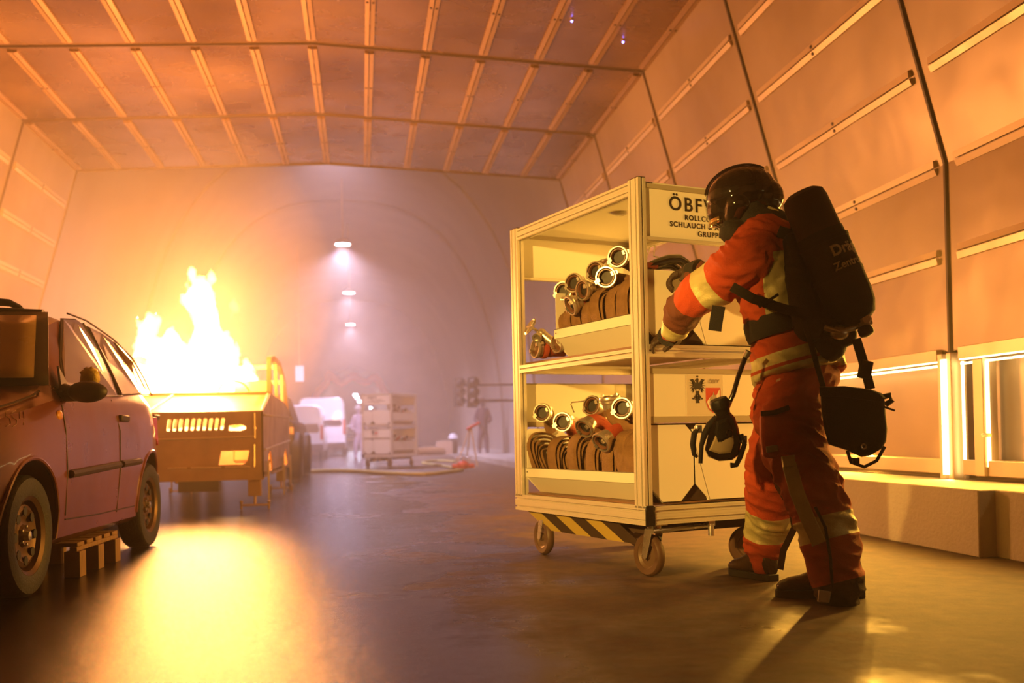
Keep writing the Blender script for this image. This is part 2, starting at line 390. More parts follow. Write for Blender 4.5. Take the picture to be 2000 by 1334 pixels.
# end wall with arched opening, inner bore
OP = [(-2.9, 0), (-2.9, 2.2), (-2.5, 3.4), (-1.8, 4.3), (-.5, 4.9), (.9, 4.4), (1.7, 3.5), (2.0, 2.2), (2.0, 0)]
def arch_open(mb, y, th, outer):
    o = [(-outer, 0)]+[(-outer, 12)]+[(outer, 12)]+[(outer, 0)]
    pts = [(-7, 0), (-7, 10), (7, 10), (7, 0)]
    L = OP
    mb.prism([(p[0], y, p[1]) for p in ([(-7, 0), (-7, 10)]+[(-.5, 10)]+[L[i] for i in range(4, -1, -1)])], (0, th, 0))
    mb.prism([(p[0], y, p[1]) for p in ([(-.5, 10), (7, 10), (7, 0)]+[L[i] for i in range(8, 3, -1)])], (0, th, 0))
mb = MB(); arch_open(mb, 58, .5, 7); struct('wall_end', mb, mat('dark end wall', (.16, .10, .09), .8, color2=(.26, .18, .16), c2scale=.9), smooth=False)
mb = MB(); mb.loft([[Vector((x, 58.4, z)) for x, z in OP], [Vector((x*1.0, 100, z)) for x, z in OP], [Vector((x+4, 165, z)) for x, z in OP]], cap=False, closed=False)
struct('wall_inner_bore', mb, m_vault, solid=.2, fix=False)
# kerb and walkway in the vault
mb = MB(); mb.box((3.15, 15.9, 0), (5.6, 58, .14)); mb.box((-6.2, 15.9, 0), (-4.2, 58, .14)); struct('trim_4', mb, m_conc, bevel=.01)
# roof void closure beyond the last rib so that no light leaks round the lining
mb = MB()
A = arc(6.4, 9.4, 28)
I = [(-6.8, 0)]
mb.prism([(LCX-T, 15.72, CZ), (RX, 15.72, RZ+.06), (RX, 15.72, 9.8), (-8, 15.72, 9.8), (-8, 15.72, 0), (LWX-T, 15.72, 0), (LWX-T, 15.72, WZ)], (0, .12, 0))
mb.prism([(CX+T, 15.72, CZ), (RX, 15.72, RZ+.06), (RX, 15.72, 9.8), (8, 15.72, 9.8), (8, 15.72, 0), (WX+T, 15.72, 0), (WX+T, 15.72, WZ)], (0, .12, 0))
struct('wall_bulkhead', mb, m_vault, smooth=False)

# ------------------------------------------------------------------ haze
for (ya, yb, dn, lb_) in ((-5.5, 8.0, .008, 'thin smoke haze filling the near tunnel'), (8.03, 30.0, .017, 'thicker smoke haze filling the tunnel around and beyond the fire'), (30.03, 57.9, .008, 'thin smoke haze in the far end of the vault')):
    hz = MB(); hz.box((-7.5, ya, .005), (7.5, yb, 9.3))
    mh = bpy.data.materials.new('smoke haze'); mh.use_nodes = True; nt = mh.node_tree; nt.nodes.clear()
    vs = nt.nodes.new('ShaderNodeVolumeScatter'); vs.inputs['Color'].default_value = (1, .87, .76, 1); vs.inputs['Density'].default_value = dn; vs.inputs['Anisotropy'].default_value = .25
    on = nt.nodes.new('ShaderNodeOutputMaterial'); nt.links.new(vs.outputs[0], on.inputs['Volume'])
    haze = hz.obj('smoke', mh, smooth=False); tag(haze, lb_, 'smoke', kind='stuff')
pm = MB(); pm.ball((-2.6, 12.6, 2.6), (2.3, 2.6, 2.3), 32, 20)
mp_ = bpy.data.materials.new('smoke plume'); mp_.use_nodes = True; nt = mp_.node_tree; nt.nodes.clear()
vs = nt.nodes.new('ShaderNodeVolumeScatter'); vs.inputs['Color'].default_value = (1, .82, .62, 1); vs.inputs['Density'].default_value = .040; vs.inputs['Anisotropy'].default_value = .1
on = nt.nodes.new('ShaderNodeOutputMaterial'); nt.links.new(vs.outputs[0], on.inputs['Volume'])
tag(pm.obj('smoke_plume', mp_), 'glowing smoke hanging around the flames', 'smoke', kind='stuff')
# ------------------------------------------------------------------ roll container
CART = Vector((1.363, 4.71, 0)); CRZ = .319; CL, CWD = 1.39, .916; ZB, ZT = .266, 1.976
Rc = Matrix.Rotation(CRZ, 3, 'Z')
def c2w(p): return Rc @ Vector(p) + CART
def w2c(p): return Rc.transposed() @ (Vector(p)-CART)
def LCx(px, py, x):                      # point of the container's plane x = const seen at a pixel of the photograph
    o = w2c(cC); d = Rc.transposed() @ (P(px, py, 1)-cC); return o + d*((x-o.x)/d.x)
def LCy(px, py, y):
    o = w2c(cC); d = Rc.transposed() @ (P(px, py, 1)-cC); return o + d*((y-o.y)/d.y)
def camdir(l, t, u): return (-cR*l - cW*t + cU*u).normalized()
def profile(mb, a, b, w, h, up):
    """T-slot extrusion from a to b, w across, h along 'up'"""
    a = Vector(a); b = Vector(b); t = (b-a).normalized(); v = Vector(up).normalized(); u = t.cross(v).normalized()
    def face(L):                         # outline notches along a face of length L -> list of (s, depth)
        n = max(1, round(L/.045)); c = L/n; out = [(0, 0)]
        for i in range(n):
            m = (i+.5)*c; out += [(m-.0145, 0), (m-.0145, .0015), (m-.0125, .0015), (m-.0125, 0), (m-.005, 0), (m-.005, .012), (m+.005, .012), (m+.005, 0), (m+.0125, 0), (m+.0125, .0015), (m+.0145, .0015), (m+.0145, 0)]
        return out
    pts = []
    for s, d in face(w): pts.append((-w/2+s, -h/2+d))
    for s, d in face(h): pts.append((w/2-d, -h/2+s))
    for s, d in face(w): pts.append((w/2-s, h/2-d))
    for s, d in face(h): pts.append((-w/2+d, h/2-s))
    ring = [u*p+v*q for p, q in pts]
    mb.loft([[a+r for r in ring], [b+r for r in ring]])
def panel_text(txt, size, par, loc, rot, m, sp=1.0, align='CENTER', name='lettering', shear=0):
    cu = bpy.data.curves.new(name, 'FONT'); cu.body = txt; cu.size = size; cu.extrude = .0006; cu.offset = size*.014; cu.align_x = align; cu.space_character = sp; cu.shear = shear
    t = bpy.data.objects.new('t', cu); COL.objects.link(t); dg = bpy.context.evaluated_depsgraph_get(); dg.update()
    me = bpy.data.meshes.new_from_object(t.evaluated_get(dg)); bpy.data.objects.remove(t); me.materials.clear(); me.materials.append(m)
    o = bpy.data.objects.new(name, me); COL.objects.link(o); o.parent = par; o.location = loc; o.rotation_euler = rot
    return o
def caster(par, x, y, yaw=0.0):
    f = MB(); f.X = Matrix.Translation((x, y, 0)) @ Matrix.Rotation(yaw, 4, 'Z')
    f.lathe([(.036, .262), (.036, .245), (.028, .232)], n=20); f.box((-.05, -.045, .258), (.05, .045, .266))
    for s in (-1, 1):
        f.prism([(s*.034, -.028, .24), (s*.034, .032, .24), (s*.034, .062, .10), (s*.034, .035, .085), (s*.034, .02, .10)], (s*.004, 0, 0))
    f.prism([(-.036, -.03, .236), (.036, -.03, .236), (.036, .034, .236), (-.036, .034, .236)], (0, 0, .006))
    c = f.obj('caster_fork', m_steel, par, bevel=.002)
    wl = MB(); wl.X = f.X
    wl.ringlathe([(.070, -.020), (.096, -.023), (.105, -.014), (.107, 0), (.105, .014), (.096, .023), (.070, .020)], c=(0, .045, .107), ax=(1, 0, 0), n=40)
    wl.obj('tyre', m_tyre2, c)
    rm = MB(); rm.X = f.X
    rm.lathe([(.0, -.030), (.012, -.030), (.014, -.024), (.022, -.022), (.024, -.010), (.055, -.008), (.066, -.018), (.0705, -.018), (.0705, .018), (.066, .018), (.055, .008), (.024, .010), (.022, .022), (.014, .024), (.012, .040), (0, .040)], c=(0, .045, .107), ax=(1, 0, 0), n=36)
    rm.obj('rim', m_rim, c)
    return c
m_tyre2 = mat('brown caster rubber', (.085, .042, .024), .55, nscale=30)
m_shade_stripe = mat('bin gap shade and dark stripe', (.045, .022, .012), .9)  # shade of the bin gaps, also the dark skirt stripes
cart = thing('roll_container', 'tall aluminium frame roll container on casters loaded with hoses, pulled by the firefighter', 'cart', CART, CRZ)
Yx, Xx = CL, CWD
# posts: 45 wide, 90 deep
for (x, y, top) in ((.0225, .045, 0), (Xx-.0225, .045, 0), (.0225, Yx-.045, 0), (Xx-.0225, Yx-.045, 0)):
    mb = MB(); profile(mb, (x, y, ZB+.085), (x, y, ZT), .045, .09, (0, 1, 0)) if False else profile(mb, (x, y, ZB+.085), (x, y, ZT), .09, .045, (1, 0, 0))
    p = mb.obj('post', m_alu, cart, smooth=False)
    c = MB(); c.box((x-.022, y-.044, ZT-.0005), (x+.022, y+.044, ZT+.004)); c.obj('end_cap', m_plas, p, smooth=False)
for x in (.0225, Xx-.0225):
    mb = MB(); profile(mb, (x, -.005, ZB+.047), (x, Yx+.005, ZB+.047), .045, .094, (0, 0, 1)); mb.obj('base_beam', m_alu, cart, smooth=False)
    mb = MB(); profile(mb, (x, .09, 1.118), (x, Yx-.09, 1.118), .045, .045, (0, 0, 1)); mb.obj('shelf_beam', m_alu, cart, smooth=False)
    mb = MB(); profile(mb, (x, .09, 1.935), (x, Yx-.09, 1.935), .045, .068, (0, 0, 1)); mb.obj('top_beam', m_alu, cart, smooth=False)
for y in (.0225, Yx-.0225):
    mb = MB(); profile(mb, (.05, y, ZB+.045), (Xx-.05, y, ZB+.045), .045, .088, (0, 0, 1)); mb.obj('base_beam', m_alu, cart, smooth=False)
    mb = MB(); profile(mb, (.045, y, 1.125), (Xx-.045, y, 1.125), .045, .06, (0, 0, 1)); mb.obj('shelf_beam', m_alu, cart, smooth=False)
    mb = MB(); mb.box((.045, y-.018, 1.93), (Xx-.045, y+.018, 1.952)); mb.obj('top_rail', m_tape2, cart)
    mb = MB(); mb.box((.045, y-.02, 1.672), (Xx-.045, y+.012, 1.690)); mb.obj('sign_rail', m_alu, cart, bevel=.003)
for y, x in ((0, 0), ):
    mb = MB(); mb.box((-.002, -.008, ZB-.004), (.047, -.001, ZB+.098)); mb.box((.046, -.006, ZB-.002), (.056, .04, ZB+.094)); mb.obj('corner_cap', m_plas, cart, bevel=.002)
# boards
mb = MB(); mb.box((.02, .03, 1.952), (Xx-.02, Yx-.03, 1.966)); mb.obj('roof_board', m_white, cart)
mb = MB(); mb.box((.04, .04, 1.148), (Xx-.04, Yx-.04, 1.158)); mb.obj('shelf_board', m_ply, cart)
mb = MB(); mb.box((.04, .04, ZB+.096), (Xx-.04, Yx-.04, ZB+.104)); mb.obj('base_board', m_ply, cart)
mb = MB(); mb.lathe([(0, -.012), (.030, -.012), (.052, -.004), (.056, .0), (.0, .0)], c=(.30, .62, 1.951), n=28); mb.obj('dome_lamp', m_steel, cart)
# sign boards at both short ends, upper and lower
for y, d in ((.018, 1), (Yx-.018, -1)):
    mb = MB(); mb.box((.046, y-.003, 1.690), (Xx-.046, y+.003, 1.932)); s = mb.obj('sign_board', m_white, cart, smooth=False)
    if d > 0:
        r = (math.pi/2, 0, 0); yy = y-.0045
        panel_text('ÖBFV', .098, s, (LCy(1306, 400, yy).x, yy, 1.835), r, m_blackp, 1.25, 'LEFT')
        cx = LCy(1391, 430, yy).x
        for t, z in (('ROLLCONTAINER', 1.790), ('SCHLAUCH & ARMATUREN', 1.751), ('GRUPPE 1', 1.712)):
            panel_text(t, .037, s, (cx, yy, z), r, m_blackp, 1.22)
    mb = MB(); mb.box((.046, y-.003, .80), (Xx-.046, y+.003, 1.03)); s2 = mb.obj('emblem_board', m_white, cart, smooth=False)
    mb = MB(); mb.box((.046, y-.006 if d > 0 else y+.004, 1.012), (Xx-.046, y-.004 if d > 0 else y+.006, 1.038)); mb.obj('board_edge', m_tape2, s2, smooth=False)
    mb = MB(); mb.box((.046, y-.006, .768), (Xx-.046, y+.02, .800)); mb.obj('board_rail', m_tape2, cart, bevel=.002)
    if d > 0:
        yy = y-.0042
        c0 = LCy(1340, 732, yy); c1 = LCy(1412, 810, yy); w, h = c1.x-c0.x, c0.z-c1.z; x0, z1 = c0.x, c0.z; z0 = c1.z
        mb = MB(); mb.box((x0, yy, z0), (c1.x, yy+.001, z1)); lab = mb.obj('emblem_label', m_label, s2, smooth=False)
        E = MB()
        def e(u, v): return Vector((x0+u*w, yy-.0012, z0+v*h))
        def poly(pts, m=0):
            E.cm = m; E.prism([e(*p) for p in pts], (0, .001, 0))
        ux, uy = .30, .60                 # single-headed eagle with spread wings
        poly([(ux-.045, .50), (ux+.045, .50), (ux+.05, .74), (ux+.03, .82), (ux, .87), (ux-.03, .82), (ux-.05, .74)])
        poly([(ux-.03, .83), (ux-.075, .86), (ux-.04, .89), (ux, .93), (ux+.035, .90), (ux+.03, .83)])
        poly([(ux-.02, .94), (ux+.025, .94), (ux+.03, .97), (ux, .985), (ux-.025, .97)])
        for sg in (-1, 1):
            poly([(ux+sg*.04, .62), (ux+sg*.05, .80), (ux+sg*.12, .90), (ux+sg*.19, .88), (ux+sg*.14, .80), (ux+sg*.11, .66)])
            for k in range(6):
                a = math.radians(38-25*k); L = .115-.004*k; bx, by = ux+sg*.125, .82-.035*k
                tx, ty = bx+sg*L*math.cos(a)*1.0, by+L*math.sin(a)
                nx, ny = -math.sin(a)*.014, math.cos(a)*.014
                poly([(bx+sg*nx, by+ny), (tx, ty), (bx-sg*nx, by-ny), (bx-sg*.04, by-.03)])
            for k in range(3):
                a = math.radians(-75-18*k); L = .13; bx, by = ux+sg*.02, .52
                poly([(bx-.010, by), (bx+.012, by), (bx+sg*L*abs(math.cos(a))+.008, by+L*math.sin(a)*1.2), (bx+sg*L*abs(math.cos(a))-.008, by+L*math.sin(a)*1.2)])
            poly([(ux+sg*.04, .53), (ux+sg*.12, .42), (ux+sg*.15, .43), (ux+sg*.14, .39), (ux+sg*.10, .39), (ux+sg*.03, .47)])
        poly([(ux-.05, .30), (ux+.05, .30), (ux+.025, .48), (ux-.025, .48)])
        E.cm = 2; E.prism([e(ux-.035, .60)+Vector((0, -.0006, 0)), e(ux+.035, .60)+Vector((0, -.0006, 0)), e(ux+.035, .64)+Vector((0, -.0006, 0)), e(ux-.035, .64)+Vector((0, -.0006, 0))], (0, .0005, 0))
        # shield with flame
        sh = [(.53, .68), (.94, .68), (.94, .32), (.88, .16), (.73, .05), (.60, .14), (.53, .32)]
        poly(sh, 1)
        E.cm = 3; ins = [(.735+(u-.735)*.88, .38+(v-.38)*.88) for u, v in sh]
        E.prism([e(u, v)+Vector((0, -.0008, 0)) for u, v in [ins[1], ins[2], ins[3], ins[4], ins[5], ins[6], (.62, .42), (.72, .50), (.82, .48)]], (0, .0006, 0))
        E.cm = 4; E.prism([e(u, v)+Vector((0, -.0016, 0)) for u, v in [(.66, .26), (.63, .40), (.68, .48), (.70, .42), (.74, .58), (.79, .44), (.80, .52), (.84, .38), (.80, .26)]], (0, .0006, 0))
        E.obj('emblem', [m_blackp, m_red, m_label, m_white, m_greyp], lab, smooth=False)
        panel_text('ÖBFV', .026, lab, (x0+.60*w, yy-.001, z0+.80*h), (math.pi/2, 0, 0), m_greyp, 1.05, 'LEFT', shear=.25)
# three trough bins per level; only the outer one has a low lip to the side
def bin_(xa, xb, z0, h, lip, y1, par, outer):
    y0 = .028; ch = .085; mb = MB()
    pts = [(xa+ch, z0), (xb-ch, z0), (xb, z0+ch), (xb, z0+h-.05), (xb-.05, z0+h), (xa+.012, z0+h), (xa, z0+h-.012), (xa, z0+ch)]
    mb.prism([(x, y0, z) for x, z in pts], (0, .005, 0)); b = mb.obj('bin_end', m_white, par, smooth=False)
    mb = MB(); mb.prism([(x, y1-.005, z) for x, z in pts], (0, .005, 0)); mb.obj('bin_back', m_white, b, smooth=False)
    mb = MB(); t = .003
    zl = lip if outer else z0+h-.02
    pr = [(xa+ch, z0), (xb-ch, z0), (xb, z0+ch), (xb, z0+h-.06)]
    for (a, c) in zip(pr, pr[1:]): mb.prism([(a[0], y0, a[1]), (c[0], y0, c[1]), (c[0], y0, c[1]+t), (a[0], y0, a[1]+t)] if a[0] != c[0] else [(a[0], y0, a[1]), (c[0], y0, c[1]), (c[0]-t, y0, c[1]), (a[0]-t, y0, a[1])], (0, y1-y0, 0))
    mb.obj('bin_tray', m_white, b, smooth=False)
    mb = MB()
    mb.prism([(xa+ch, y0, z0), (xa-.008, y0, zl-.052), (xa-.005, y0, zl-.052), (xa+ch+t, y0, z0)], (0, y1-y0, 0))
    mb.box((xa-.012, y0, zl-.054), (xa-.006, y1, zl)); mb.box((xa-.012, y0, zl-.003), (xa+.008, y1, zl))
    lp = mb.obj('bin_lip', m_white, b, smooth=False)
    if outer:
        for yy in (y0+.05, y1-.02):
            s = MB(); s.lathe([(0, 0), (.0045, 0), (.0045, .003), (0, .004)], c=(xa-.012, yy, zl-.025), ax=(-1, 0, 0), n=10); s.obj('screw', m_screw, lp)
    return b
yu = LCx(1083, 640, .03).y
for k, (xa, xb) in enumerate(((.040, .322), (.330, .875))):
    bin_(xa, xb, .372, .385, .522, 1.30, cart, k == 0)
    bin_(xa, xb, 1.160, .37, LCx(1225, 614, .03).z, yu if k == 0 else 1.30, cart, k == 0)
# dark sheets behind the gaps between the bin ends, standing for their shade
for za_, zb_ in ((.374, .55), (1.161, 1.33), (.65, .765)): mb = MB(); mb.box((.05, .05, za_), (Xx-.05, .055, zb_)); mb.obj('gap_shade', m_shade_stripe, cart, smooth=False)
# slanting striped skirt hanging below the long side
m_y = mat('yellow skirt board', (.62, .45, .10), .55); sk = MB()
yy = .16; k = 0
for k in range(6):
    ya = .18+k*.165; d = .13
    sk.cm = k % 2
    sk.prism([(.03, ya+d, ZB-.002), (.03, ya+d+.165, ZB-.002), (.10, ya+.165, .150), (.10, ya, .150)], (.004, 0, 0))
sk.cm = 0; sk.box((.12, .16, ZB-.06), (.80, 1.2, ZB-.004)); sk.obj('skirt', [m_shade_stripe, m_y], cart, smooth=False)
mb = MB(); mb.tube([(.06, .03, .235), (.5, .12, .235)], .012, 8); mb.lathe([(.016, 0), (.016, .06), (.010, .06), (.010, .07)], c=(.42, .03, .19), n=14); mb.box((.40, .02, .24), (.44, .05, .266)); mb.obj('tow_bracket', m_steel, cart)
cw = [w2c((1.04, 5.86, 0)), w2c((1.50, 4.93, 0)), None, None]
caster(cart, .10, .07, math.radians(4)); caster(cart, .10, 1.18, math.radians(-3)); caster(cart, Xx-.12, .12, math.radians(60)); caster(cart, Xx-.12, 1.20, math.radians(10))

# ------------------------------------------------------------------ hoses with couplings
def coupling(mb, c, ax, r=.056, L=.07):
    mb.ringlathe([(r*.84, -.012), (r*.86, .0), (r*.98, .0), (r*1.03, -.006), (r*1.03, -.016), (r*.94, -.022), (r*.94, -.034), (r*.80, -.040), (r*.74, -L), (r*.66, -L), (r*.66, -.03), (r*.82, -.03)], c=c, ax=ax, n=32)
    ax = Vector(ax).normalized(); q = ax.to_track_quat('Z', 'Y')
    for a in (0.4, 0.4+math.pi):
        d = q @ Vector((math.cos(a), math.sin(a), 0)); e_ = q @ Vector((-math.sin(a), math.cos(a), 0))
        b = Vector(c)+d*r*.70
        mb.prism([b+d*.006+e_*.012, b+d*.006-e_*.012, b-d*.006-e_*.010, b-d*.006+e_*.010], ax*.012)
        b = Vector(c)+d*r*1.02-ax*.028
        mb.prism([b+e_*.012, b-e_*.012, b+d*.010-e_*.008, b+d*.010+e_*.008], ax*.016)
m_seal = mat('brown sealing rubber', (.16, .07, .04), .35)
def bez(p0, p1, p2, p3, n=14):
    return [((1-t)**3)*p0+3*t*(1-t)**2*p1+3*t*t*(1-t)*p2+t**3*p3 for t in [i/n for i in range(n+1)]]
def ribbon(mb, pts, w, t, wd):
    """flat hose: width along wd, thickness t, along pts"""
    pts = [Vector(p) for p in pts]; N = len(pts); rings = []; wd = Vector(wd).normalized()
    for i, p in enumerate(pts):
        tt = (pts[min(i+1, N-1)]-pts[max(i-1, 0)]).normalized(); nn = tt.cross(wd).normalized(); W2 = nn.cross(tt).normalized()
        rings.append([p+W2*(w/2*math.cos(q))*(1 if abs(math.cos(q)) > .01 else 1)+nn*(t/2*math.copysign(abs(math.sin(q))**.5, math.sin(q))) for q in [2*math.pi*k/12 for k in range(12)]])
    mb.loft(rings)
def hose2(label, cpx, xpl, d, pack, red=False, group='fire hoses in the roll container', r=.056, w=.092, xc=.185):
    c = LCx(cpx[0], cpx[1], xpl); wd = camdir(*d); ld = Rc.transposed() @ wd
    root = thing('fire_hose', label, 'hose', c2w(c), CRZ, group); loc = lambda p: Vector(p)-c
    mb = MB(); coupling(mb, Vector((0, 0, 0)), ld, r); mb.obj('coupling', m_brass, root)
    hb = MB(); hb.ringlathe([(r*.58, -.014), (r*.66, -.004), (r*.76, -.004), (r*.83, -.012), (r*.83, -.02), (r*.58, -.02)], ax=ld, n=30); hb.obj('sealing_ring', m_seal, root)
    hb = MB(); hb.lathe([(0, -.034), (r*.62, -.034), (r*.62, -.026), (0, -.026)], ax=ld, n=24); hb.obj('bore', m_black, root)
    yc, zc, ax_, az_, tl, nr = pack
    vr = random.uniform(-1, 1); az_ *= 1.06+.08*vr; w *= 1.10+.12*random.uniform(-1, 1); ax_ *= 1.05; zc += .008; lean = .25*random.uniform(-1, 1)
    pc = Vector((xc, yc, zc)); top = pc+Vector((.2*ax_, 0, az_*1.0))
    p0 = -ld*.055; p3 = loc(top); L = (p3-p0).length
    path = bez(p0, p0-ld*max(.04, L*.5), p3+Vector((-.02, 0, .03)), p3)
    nb = MB(); rr = [r*.76-(r*.14)*min(1, i/6) for i in range(len(path))]
    nb.tube(path, rr, 16); nb.obj('hose_neck', m_hoser if red else m_hose, root)
    if nr:
        pb = MB()
        for k in range(nr):
            s = 1-k*.15; pts = []
            for i in range(37):
                a = -.42*math.pi+2*math.pi*.92*i/36
                x = math.cos(a); z = math.sin(a)
                x = math.copysign(abs(x)**.8, x)*ax_*s; z = math.copysign(abs(z)**.8, z)*az_*s
                pts.append(loc(pc+Vector((x-max(-.05, z)*tl*3.0-.004, lean*z+.006*math.sin(3*a+k*2), z))))
            ribbon(pb, pts, w*(1-.02*k), .0125, (0, 1, 0))
        pb.obj('hose_pack', m_hose, root)
    return root
ups = 'fire hoses on the upper shelf'; lows = 'fire hoses on the lower shelf'
y_of = lambda px, py, x=.05: LCx(px, py, x).y
# lower shelf, from the far post towards the near corner post
lowz = .372
hose2('brown hose nearest the far post on the lower shelf, round coupling mouth towards the camera', (1058, 806), .06, (.42, .9, .02), (y_of(1037, 850, .07), .555, .115, .165, .10, 5), False, lows)
hose2('second lower hose from the far post, dark coupling mouth beside the leftmost one', (1098, 824), .05, (.34, .93, .02), (y_of(1082, 880, .07), .545, .12, .155, .05, 5), True, lows)
hose2('lower hose whose brown coupling peeks over the middle of the pile, tilted away', (1154, 792), .08, (.62, .77, .15), (y_of(1122, 880, .07), .555, .12, .165, .08, 5), False, lows)
hose2('lower hose with red sleeve pointing down at the camera, in the middle of the pile', (1139, 838), .0, (.60, .60, -.52), (y_of(1157, 880, .07), .54, .12, .155, .05, 5), True, lows)
hose2('lower hose with red sleeve pointing down, just left of the near corner post', (1172, 866), -.01, (.66, .52, -.55), (y_of(1190, 880, .07), .55, .12, .165, .03, 5), True, lows)
hose2('lower hose right beside the near corner post, wide round coupling mouth', (1214, 797), .04, (.42, .9, .02), (y_of(1218, 880, .07), .555, .12, .17, .02, 6), False, lows)
hose2('lower hose with its coupling lying open side up on top of the pile', (1190, 774), .11, (.15, .10, .95), (y_of(1236, 880, .07), .55, .12, .16, .02, 5), False, lows)
# upper shelf
uz = LCx(1225, 614, .03).z
hose2('topmost upper hose beside the near corner post, large round coupling mouth', (1206, 501), .05, (.45, .88, .03), (y_of(1222, 600, .08), 1.36, .12, .16, .02, 2), False, ups)
hose2('upper hose directly below the topmost coupling, dark round mouth', (1183, 541), .03, (.30, .95, -.06), (y_of(1200, 600, .08), 1.345, .12, .15, .05, 2), False, ups)
hose2('upper hose left of and below the topmost coupling, mouth half turned away', (1161, 530), .08, (.58, .80, .02), (y_of(1170, 600, .08), 1.34, .12, .14, .05, 2), False, ups)
hose2('upper hose behind the others, only its open coupling rim showing under the roof', (1175, 512), .16, (.35, .35, .80), (y_of(1185, 600, .2), 1.32, .10, .12, .05, 1), False, ups)
hose2('upper hose with coupling turned sideways in the middle of the row', (1136, 567), .03, (.82, .55, -.12), (y_of(1150, 610, .08), 1.32, .11, .13, .08, 3), False, ups)
hose2('upper hose with round mouth, second coupling from the left in the row', (1119, 552), .10, (.55, .82, .06), (y_of(1130, 610, .09), 1.31, .10, .12, .08, 2), False, ups)
hose2('upper hose at the left end of the row, round mouth above a red sleeve', (1099, 568), .08, (.40, .92, .04), (y_of(1112, 620, .08), 1.30, .11, .12, .10, 3), True, ups)
hose2('upper hose with narrow coupling hanging over the left end of the lip', (1112, 598), .0, (.86, .35, -.42), (y_of(1100, 625, .08), 1.285, .10, .11, .14, 3), True, ups)
def coupler(label, cpx, xpl, d, r, tail, group=None):
    c = LCx(cpx[0], cpx[1], xpl); ld = Rc.transposed() @ camdir(*d); root = thing('hose_coupling', label, 'coupling', c2w(c), CRZ, group)
    mb = MB(); coupling(mb, Vector((0, 0, 0)), ld, r, .09); mb.obj('coupling_ring', m_brass, root)
    mb = MB(); mb.lathe([(0, -.03), (r*.8, -.03), (r*.8, -.02), (0, -.02)], ax=ld, n=24); mb.obj('bore', m_seal, root)
    nb = MB(); nb.lathe([(r*.95, -.045), (r*1.0, -.06), (r*.95, -.075), (r*.8, -.08), (r*.78, -.11), (r*.7, -.12), (r*.6, -tail), (0, -tail)], ax=ld, n=28); nb.obj('socket', m_hoser if tail > .13 else m_brass, root)
    return root
cc = LCx(1050, 677, .05)
coupler('large coupling lying on the upper shelf by the far post, left of the bin', (1044, 680), .04, (.90, .42, .05), .060, .20)
coupler('coupling half hidden behind the end of the upper bin lip', (1086, 672), .05, (.80, .55, -.15), .052, .16)
# shut-off branch with a wheel handle
vp = LCx(1058, 652, .08); vt = thing('shutoff_valve', 'brass shut-off valve with wheel handle leaning on the upper left bin', 'valve', c2w(vp), CRZ)
mb = MB(); ld = Rc.transposed() @ camdir(.75, .3, .45); mb.ringlathe([(.040, 0), (.048, .006), (.056, 0), (.048, -.006)], c=ld*.085, ax=ld, n=26)
q = ld.to_track_quat('Z', 'Y')
for k in range(3): a = k*math.pi/3; dd = q @ Vector((math.cos(a), math.sin(a), 0)); mb.tube([ld*.085-dd*.048, ld*.085+dd*.048], .006, 8)
mb.obj('hand_wheel', m_brass, vt)
mb = MB(); mb.tube([ld*.085, Vector((0, 0, 0))], .009, 10); mb.ball((0, 0, 0), .032); ld2 = Rc.transposed() @ camdir(-.7, .2, -.6); mb.tube([Vector((0, 0, 0)), ld2*.07, ld2*.13], [.028, .03, .024], 16); mb.ringlathe([(.03, 0), (.042, .0), (.042, .02), (.03, .02)], c=ld2*.12, ax=ld2, n=22)
ld3 = Rc.transposed() @ camdir(.5, .8, -.5); mb.tube([Vector((0, 0, 0)), ld3*.06], .02, 14); mb.ringlathe([(.018, 0), (.030, .0), (.030, .016), (.018, .016)], c=ld3*.055, ax=ld3, n=20)
mb.obj('valve_body', m_brass, vt)
# wire carry handles and black tubing lying on the upper bins
def wire(label, pts, name='wire_handle', cat='handle', r=.004):
    c = pts[0]; t = thing(name, label, cat, c2w(c), CRZ); mb = MB(); mb.tube([p-c for p in pts], r, 8); mb.obj('wire', m_steel, t); return t
wire('bent wire carrying handle standing behind the emblem post, above the bin', [LCy(1262, 505, .25), LCy(1270, 482, .25), LCy(1279, 478, .25), LCy(1277, 500, .25), LCy(1284, 502, .25), LCy(1287, 510, .25), LCy(1283, 516, .25)])
wire('thin bent wire handle rising between the lower hoses', [LCx(1121, 805, .2), LCx(1115, 790, .2), LCx(1117, 786, .2), LCx(1145, 783, .2)])
bt = [LCy(px, py, .14) for px, py in ((1266, 520), (1285, 513), (1305, 507), (1325, 506), (1338, 514), (1345, 530), (1350, 548))]
t = thing('suction_tube', 'black glossy tubes curving over the upper bins behind the near end plate', 'tube', c2w(bt[0]), CRZ)
mb = MB(); mb.tube([p-bt[0] for p in bt], [.020, .024, .026, .026, .026, .026, .026], 14); mb.obj('tube_body', m_plas, t)
mb = MB(); mb.tube([p-bt[0]+Vector((.0, .07, -.02)) for p in bt[1:]], .022, 12); mb.obj('tube_body', m_plas, t)
mb = MB(); mb.box((-.02, -.02, -.012), (.05, .04, .016)); mb.obj('end_fitting', m_hoser, t, bevel=.004)
